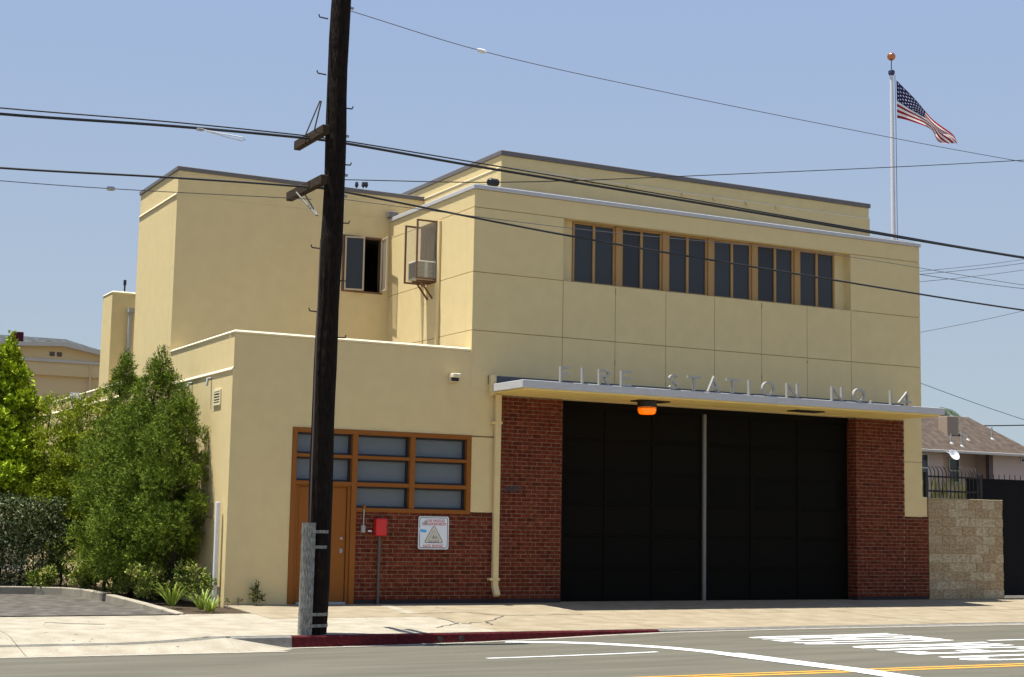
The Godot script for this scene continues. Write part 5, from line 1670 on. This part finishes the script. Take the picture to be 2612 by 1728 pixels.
# rounded clumps kept apart from one another inside a column-shaped outline, and a loose inner fill
func column_clumps(base: Vector3, y0: float, y1: float, wid: float, n: int, r: RandomNumberGenerator, size := 0.34) -> Array:
	var out := []
	var tries := 0
	while out.size() < n and tries < n * 60:
		tries += 1
		var k := r.randf()
		var w := wid * (0.66 + 0.42 * sin(PI * clampf(k * 0.85 + 0.1, 0, 1))) * (1.0 - 0.62 * k * k)
		var a := r.randf() * TAU
		var q := w * sqrt(r.randf_range(0.12, 1.0))
		var s := size * r.randf_range(0.6, 1.35) * (1.0 - 0.25 * k)
		var c := base + V(cos(a) * q, lerpf(y0, y1 - s, k), sin(a) * q)
		var free := true
		for o in out:
			if o[0].distance_to(c) < 0.86 * (o[1].x + s): free = false; break
		if free: out.append([c, V(s, s * r.randf_range(0.85, 1.15), s)])
	return out

func plants() -> void:
	var r := RandomNumberGenerator.new()
	r.seed = 77
	var podo := [Color(0.075, 0.115, 0.012), Color(0.125, 0.175, 0.018), Color(0.20, 0.26, 0.032)]
	var yel := [Color(0.17, 0.23, 0.014), Color(0.25, 0.30, 0.020), Color(0.34, 0.36, 0.034)]
	var g := "feathery evergreens along the side wall"
	for q in [[V(-5.30, 0, -2.35), 4.68, 0.76, 95, 0.5, "tall dark feathery evergreen in the middle of the strip, tip over the vent height"], [V(-5.45, 0, -4.3), 4.78, 0.76, 85, 0.4, "tall dark feathery evergreen behind, in front of the low side wall"], [V(-5.18, 0, -1.35), 3.95, 0.68, 60, 1.0, "shorter dark evergreen brushing the side wall beside the vent"], [V(-5.42, 0, -3.3), 4.0, 0.80, 80, 0.35, "broad evergreen filling the gap between the two tall ones"]]:
		var t := thing("evergreen_tree", q[5], "tree", q[0], g)
		var cl := column_clumps(q[0], q[4], q[1] - 0.2, q[2], q[3], r, 0.36)
		cl.append([q[0] + V(0.02, q[1] - 0.42, 0), V(0.15, 0.42, 0.15)])
		cl.append([q[0] + V(-0.14, q[1] - 0.75, 0.1), V(0.2, 0.38, 0.2)])
		cl.append([q[0] + V(0.16, q[1] - 0.85, -0.1), V(0.2, 0.38, 0.2)])
		trunk_of(t, q[0], q[1] - 0.3, 0.055, r, cl, M.bark)
		put(t, "crown", crown(cl, r, 290.0, 7, 0.066, 0.0145, podo, -4.67, 0.9, 0.3), M.leaf_podo)
	# lower rounded evergreen
	var b1 := V(-5.66, 0, -4.35)
	var t1 := thing("evergreen_shrub", "rounded bright green shrub in front of the tall evergreens above the kerb", "shrub", b1)
	var c1 := column_clumps(b1, 0.4, 2.35, 0.50, 40, r, 0.28)
	trunk_of(t1, b1, 1.8, 0.04, r, c1, M.bark)
	put(t1, "crown", crown(c1, r, 215.0, 7, 0.07, 0.015, [Color(0.14, 0.19, 0.02), Color(0.20, 0.26, 0.028), Color(0.27, 0.32, 0.045)], -4.67), M.leaf_podo)
	# yellow green trees behind
	for q in [[V(-5.5, 0, -6.5), 4.15, 0.85, "yellow-green bushy tree beside the low wall, nearer the tall evergreens"], [V(-6.15, 0, -7.0), 4.05, 0.9, "yellow-green bushy tree behind the hedge and the broad-leaved tree"]]:
		var t := thing("yellow_green_tree", q[3], "tree", q[0], "yellow-green trees behind the hedge")
		var cl := column_clumps(q[0], 0.8, q[1], q[2], 80, r, 0.33)
		trunk_of(t, q[0], q[1] - 0.4, 0.06, r, cl, M.bark)
		put(t, "crown", crown(cl, r, 210.0, 7, 0.075, 0.018, yel, -4.67, 0.9, 0.3), M.leaf_podo)
	# broad-leaved tree
	var mb := V(-7.15, 0, -7.9)
	var mp := thing("maple_tree", "bright green broad-leaved tree rising over the dark hedge", "tree", mb)
	var mc := []
	for i in 84:
		var k := (i + r.randf()) / 84.0
		var w := lerpf(1.65, 0.15, pow(k, 1.2))
		var a := r.randf() * TAU
		var q := sqrt(r.randf()) * w
		var s := r.randf_range(0.22, 0.38) * lerpf(1.15, 0.6, k)
		mc.append([mb + V(cos(a) * q, lerpf(1.8, 4.95, k), sin(a) * q), V(s * 1.25, s * 0.8, s * 1.25)])
	mc.append([mb + V(0.15, 5.05, 0), V(0.14, 0.3, 0.14)])
	trunk_of(mp, mb, 4.8, 0.08, r, mc, M.bark)
	put(mp, "crown", crown(mc, r, 92.0, 5, 0.095, 0.072, [Color(0.18, 0.25, 0.013), Color(0.26, 0.34, 0.018), Color(0.36, 0.43, 0.035)], -4.67, 0.5), M.leaf_maple)
	# hedge
	var hb := V(-7.4, 0, -6.1)
	var hg := thing("hedge", "clipped dark hedge with small pale leaves behind the kerb", "hedge", hb)
	var hc := []
	for ix in 15:
		for iy in 6:
			for iz in 3:
				hc.append([V(-9.6 + ix * 0.24, 0.22 + iy * 0.29, -6.35 + iz * 0.32) + rv(r) * 0.06, V(0.2, 0.2, 0.2)])
	put(hg, "foliage", crown(hc, r, 90.0, 3, 0.055, 0.032, [Color(0.06, 0.08, 0.028), Color(0.08, 0.10, 0.036), Color(0.10, 0.115, 0.05), Color(0.25, 0.275, 0.15)], -4.67, 0.6), M.leaf_hedge)
	var hs := MB.new()
	for k in 9: hs.tube([V(-9.3 + k * 0.4, 0, -6.1), V(-9.25 + k * 0.4, 1.3, -6.05)], [0.025, 0.012], 6)
	put(hg, "stems", hs.mesh(), M.bark)
	# low shrubs
	var low := [[V(-6.15, 0.03, -5.75), 1.1, 0.5, "taller leafy shrub between the hedge end and the rounded evergreen"], [V(-6.55, 0.03, -5.3), 0.42, 0.40, "low spreading shrub at the foot of the hedge behind the kerb"], [V(-5.95, 0.03, -4.75), 0.5, 0.35, "small leafy shrub under the rounded evergreen at the kerb bend"], [V(-5.72, 0.02, -1.0), 0.62, 0.38, "small leafy shrub beside the strap-leaved plant nearest the kerb gap"], [V(-5.1, 0.02, -0.35), 0.72, 0.40, "small leafy shrub against the side wall behind the strap-leaved plants"], [V(-5.5, 0.02, -2.6), 0.5, 0.4, "low leafy shrub in the shade under the tall evergreens"]]
	for q in low:
		var t := thing("low_shrub", q[3], "shrub", q[0], "low shrubs along the kerb")
		var cl := []
		for i in 9:
			var a := r.randf() * TAU
			var d: float = sqrt(r.randf()) * q[2] * 0.75
			cl.append([q[0] + V(cos(a) * d, q[1] * r.randf_range(0.25, 0.8), sin(a) * d), Vector3.ONE * 0.16])
		put(t, "foliage", crown(cl, r, 150.0, 4, 0.07, 0.032, [Color(0.07, 0.11, 0.016), Color(0.20, 0.25, 0.04), Color(0.3, 0.3, 0.08)], -4.67, 0.6), M.leaf_hedge)
	# strap-leaved plants
	for q in [[V(-5.60, 0.0, 0.15), 0.55, 46, "strap-leaved lily clump with upright tips between two small shrubs"], [V(-5.32, -0.02, 0.95), 0.45, 46, "arching strap-leaved lily clump nearest the white post"], [V(-5.30, -0.03, 1.35), 0.30, 36, "low strap-leaved lily clump spilling on to the pavement edge"]]:
		var t := thing("lily_plant", q[3], "plant", q[0], "strap-leaved plants at the pavement edge")
		var lf := Leafer.new()
		for k in q[2]:
			var a := r.randf() * TAU
			var out := V(cos(a), 0, sin(a))
			var H: float = q[1] * r.randf_range(0.6, 1.1)
			var reach: float = q[1] * r.randf_range(0.25, 0.9)
			var p: Vector3 = q[0] + out * 0.05
			var col := Color(0.14, 0.21, 0.03).lerp(Color(0.36, 0.42, 0.09), r.randf())
			var side := out.cross(Vector3.UP)
			var steps := 5
			for i in steps:
				var t0 := float(i) / steps
				var te := float(i + 1) / steps
				var f := func(x: float) -> Vector3: return p + out * reach * x + Vector3.UP * H * (1.7 * x - 1.05 * x * x)
				var A: Vector3 = f.call(t0)
				var B: Vector3 = f.call(te)
				var w0 := 0.013 * (1.0 - t0 * 0.85)
				var w1 := 0.013 * (1.0 - te * 0.95)
				var nn := side.cross(B - A).normalized()
				if nn.y < 0: nn = -nn
				var ord := [A - side * w0, A + side * w0, B + side * w1, A - side * w0, B + side * w1, B - side * w1]
				if (ord[1] - ord[0]).cross(ord[2] - ord[0]).dot(nn) > 0.0: ord = [ord[0], ord[2], ord[1], ord[3], ord[5], ord[4]]
				for tv in ord:
					lf.v.append(tv); lf.n.append(nn); lf.c.append(col)
		put(t, "leaves", lf.mesh(), M.leaf_lily)
	# weed at the foot of the wall
	var weeds := [[V(-4.10, 0.0, 0.12), 0.34, "tall weed growing at the foot of the front wall"], [V(-4.42, 0.0, 0.1), 0.10, "tiny weed between the tall weed and the white post"], [V(-4.62, 0.0, 0.1), 0.10, "tiny weed right at the wall corner"]]
	for q in weeds:
		var t := thing("weed", q[2], "plant", q[0], "weeds at the foot of the front wall")
		var cl := []
		for i in 7:
			cl.append([q[0] + V(r.randf_range(-0.3, 0.3) * q[1], q[1] * (0.2 + i * 0.12), r.randf_range(-0.1, 0.2) * q[1]), Vector3.ONE * q[1] * 0.2])
		var sm := MB.new()
		sm.tube([q[0], q[0] + V(0.01, q[1], 0)], [0.006, 0.002], 5)
		put(t, "stem", sm.mesh(), M.bark)
		put(t, "leaves", crown(cl, r, 220.0, 3, 0.06, 0.028, [Color(0.05, 0.07, 0.016), Color(0.10, 0.13, 0.03), Color(0.13, 0.12, 0.05)], 99, 0.6), M.leaf_hedge)
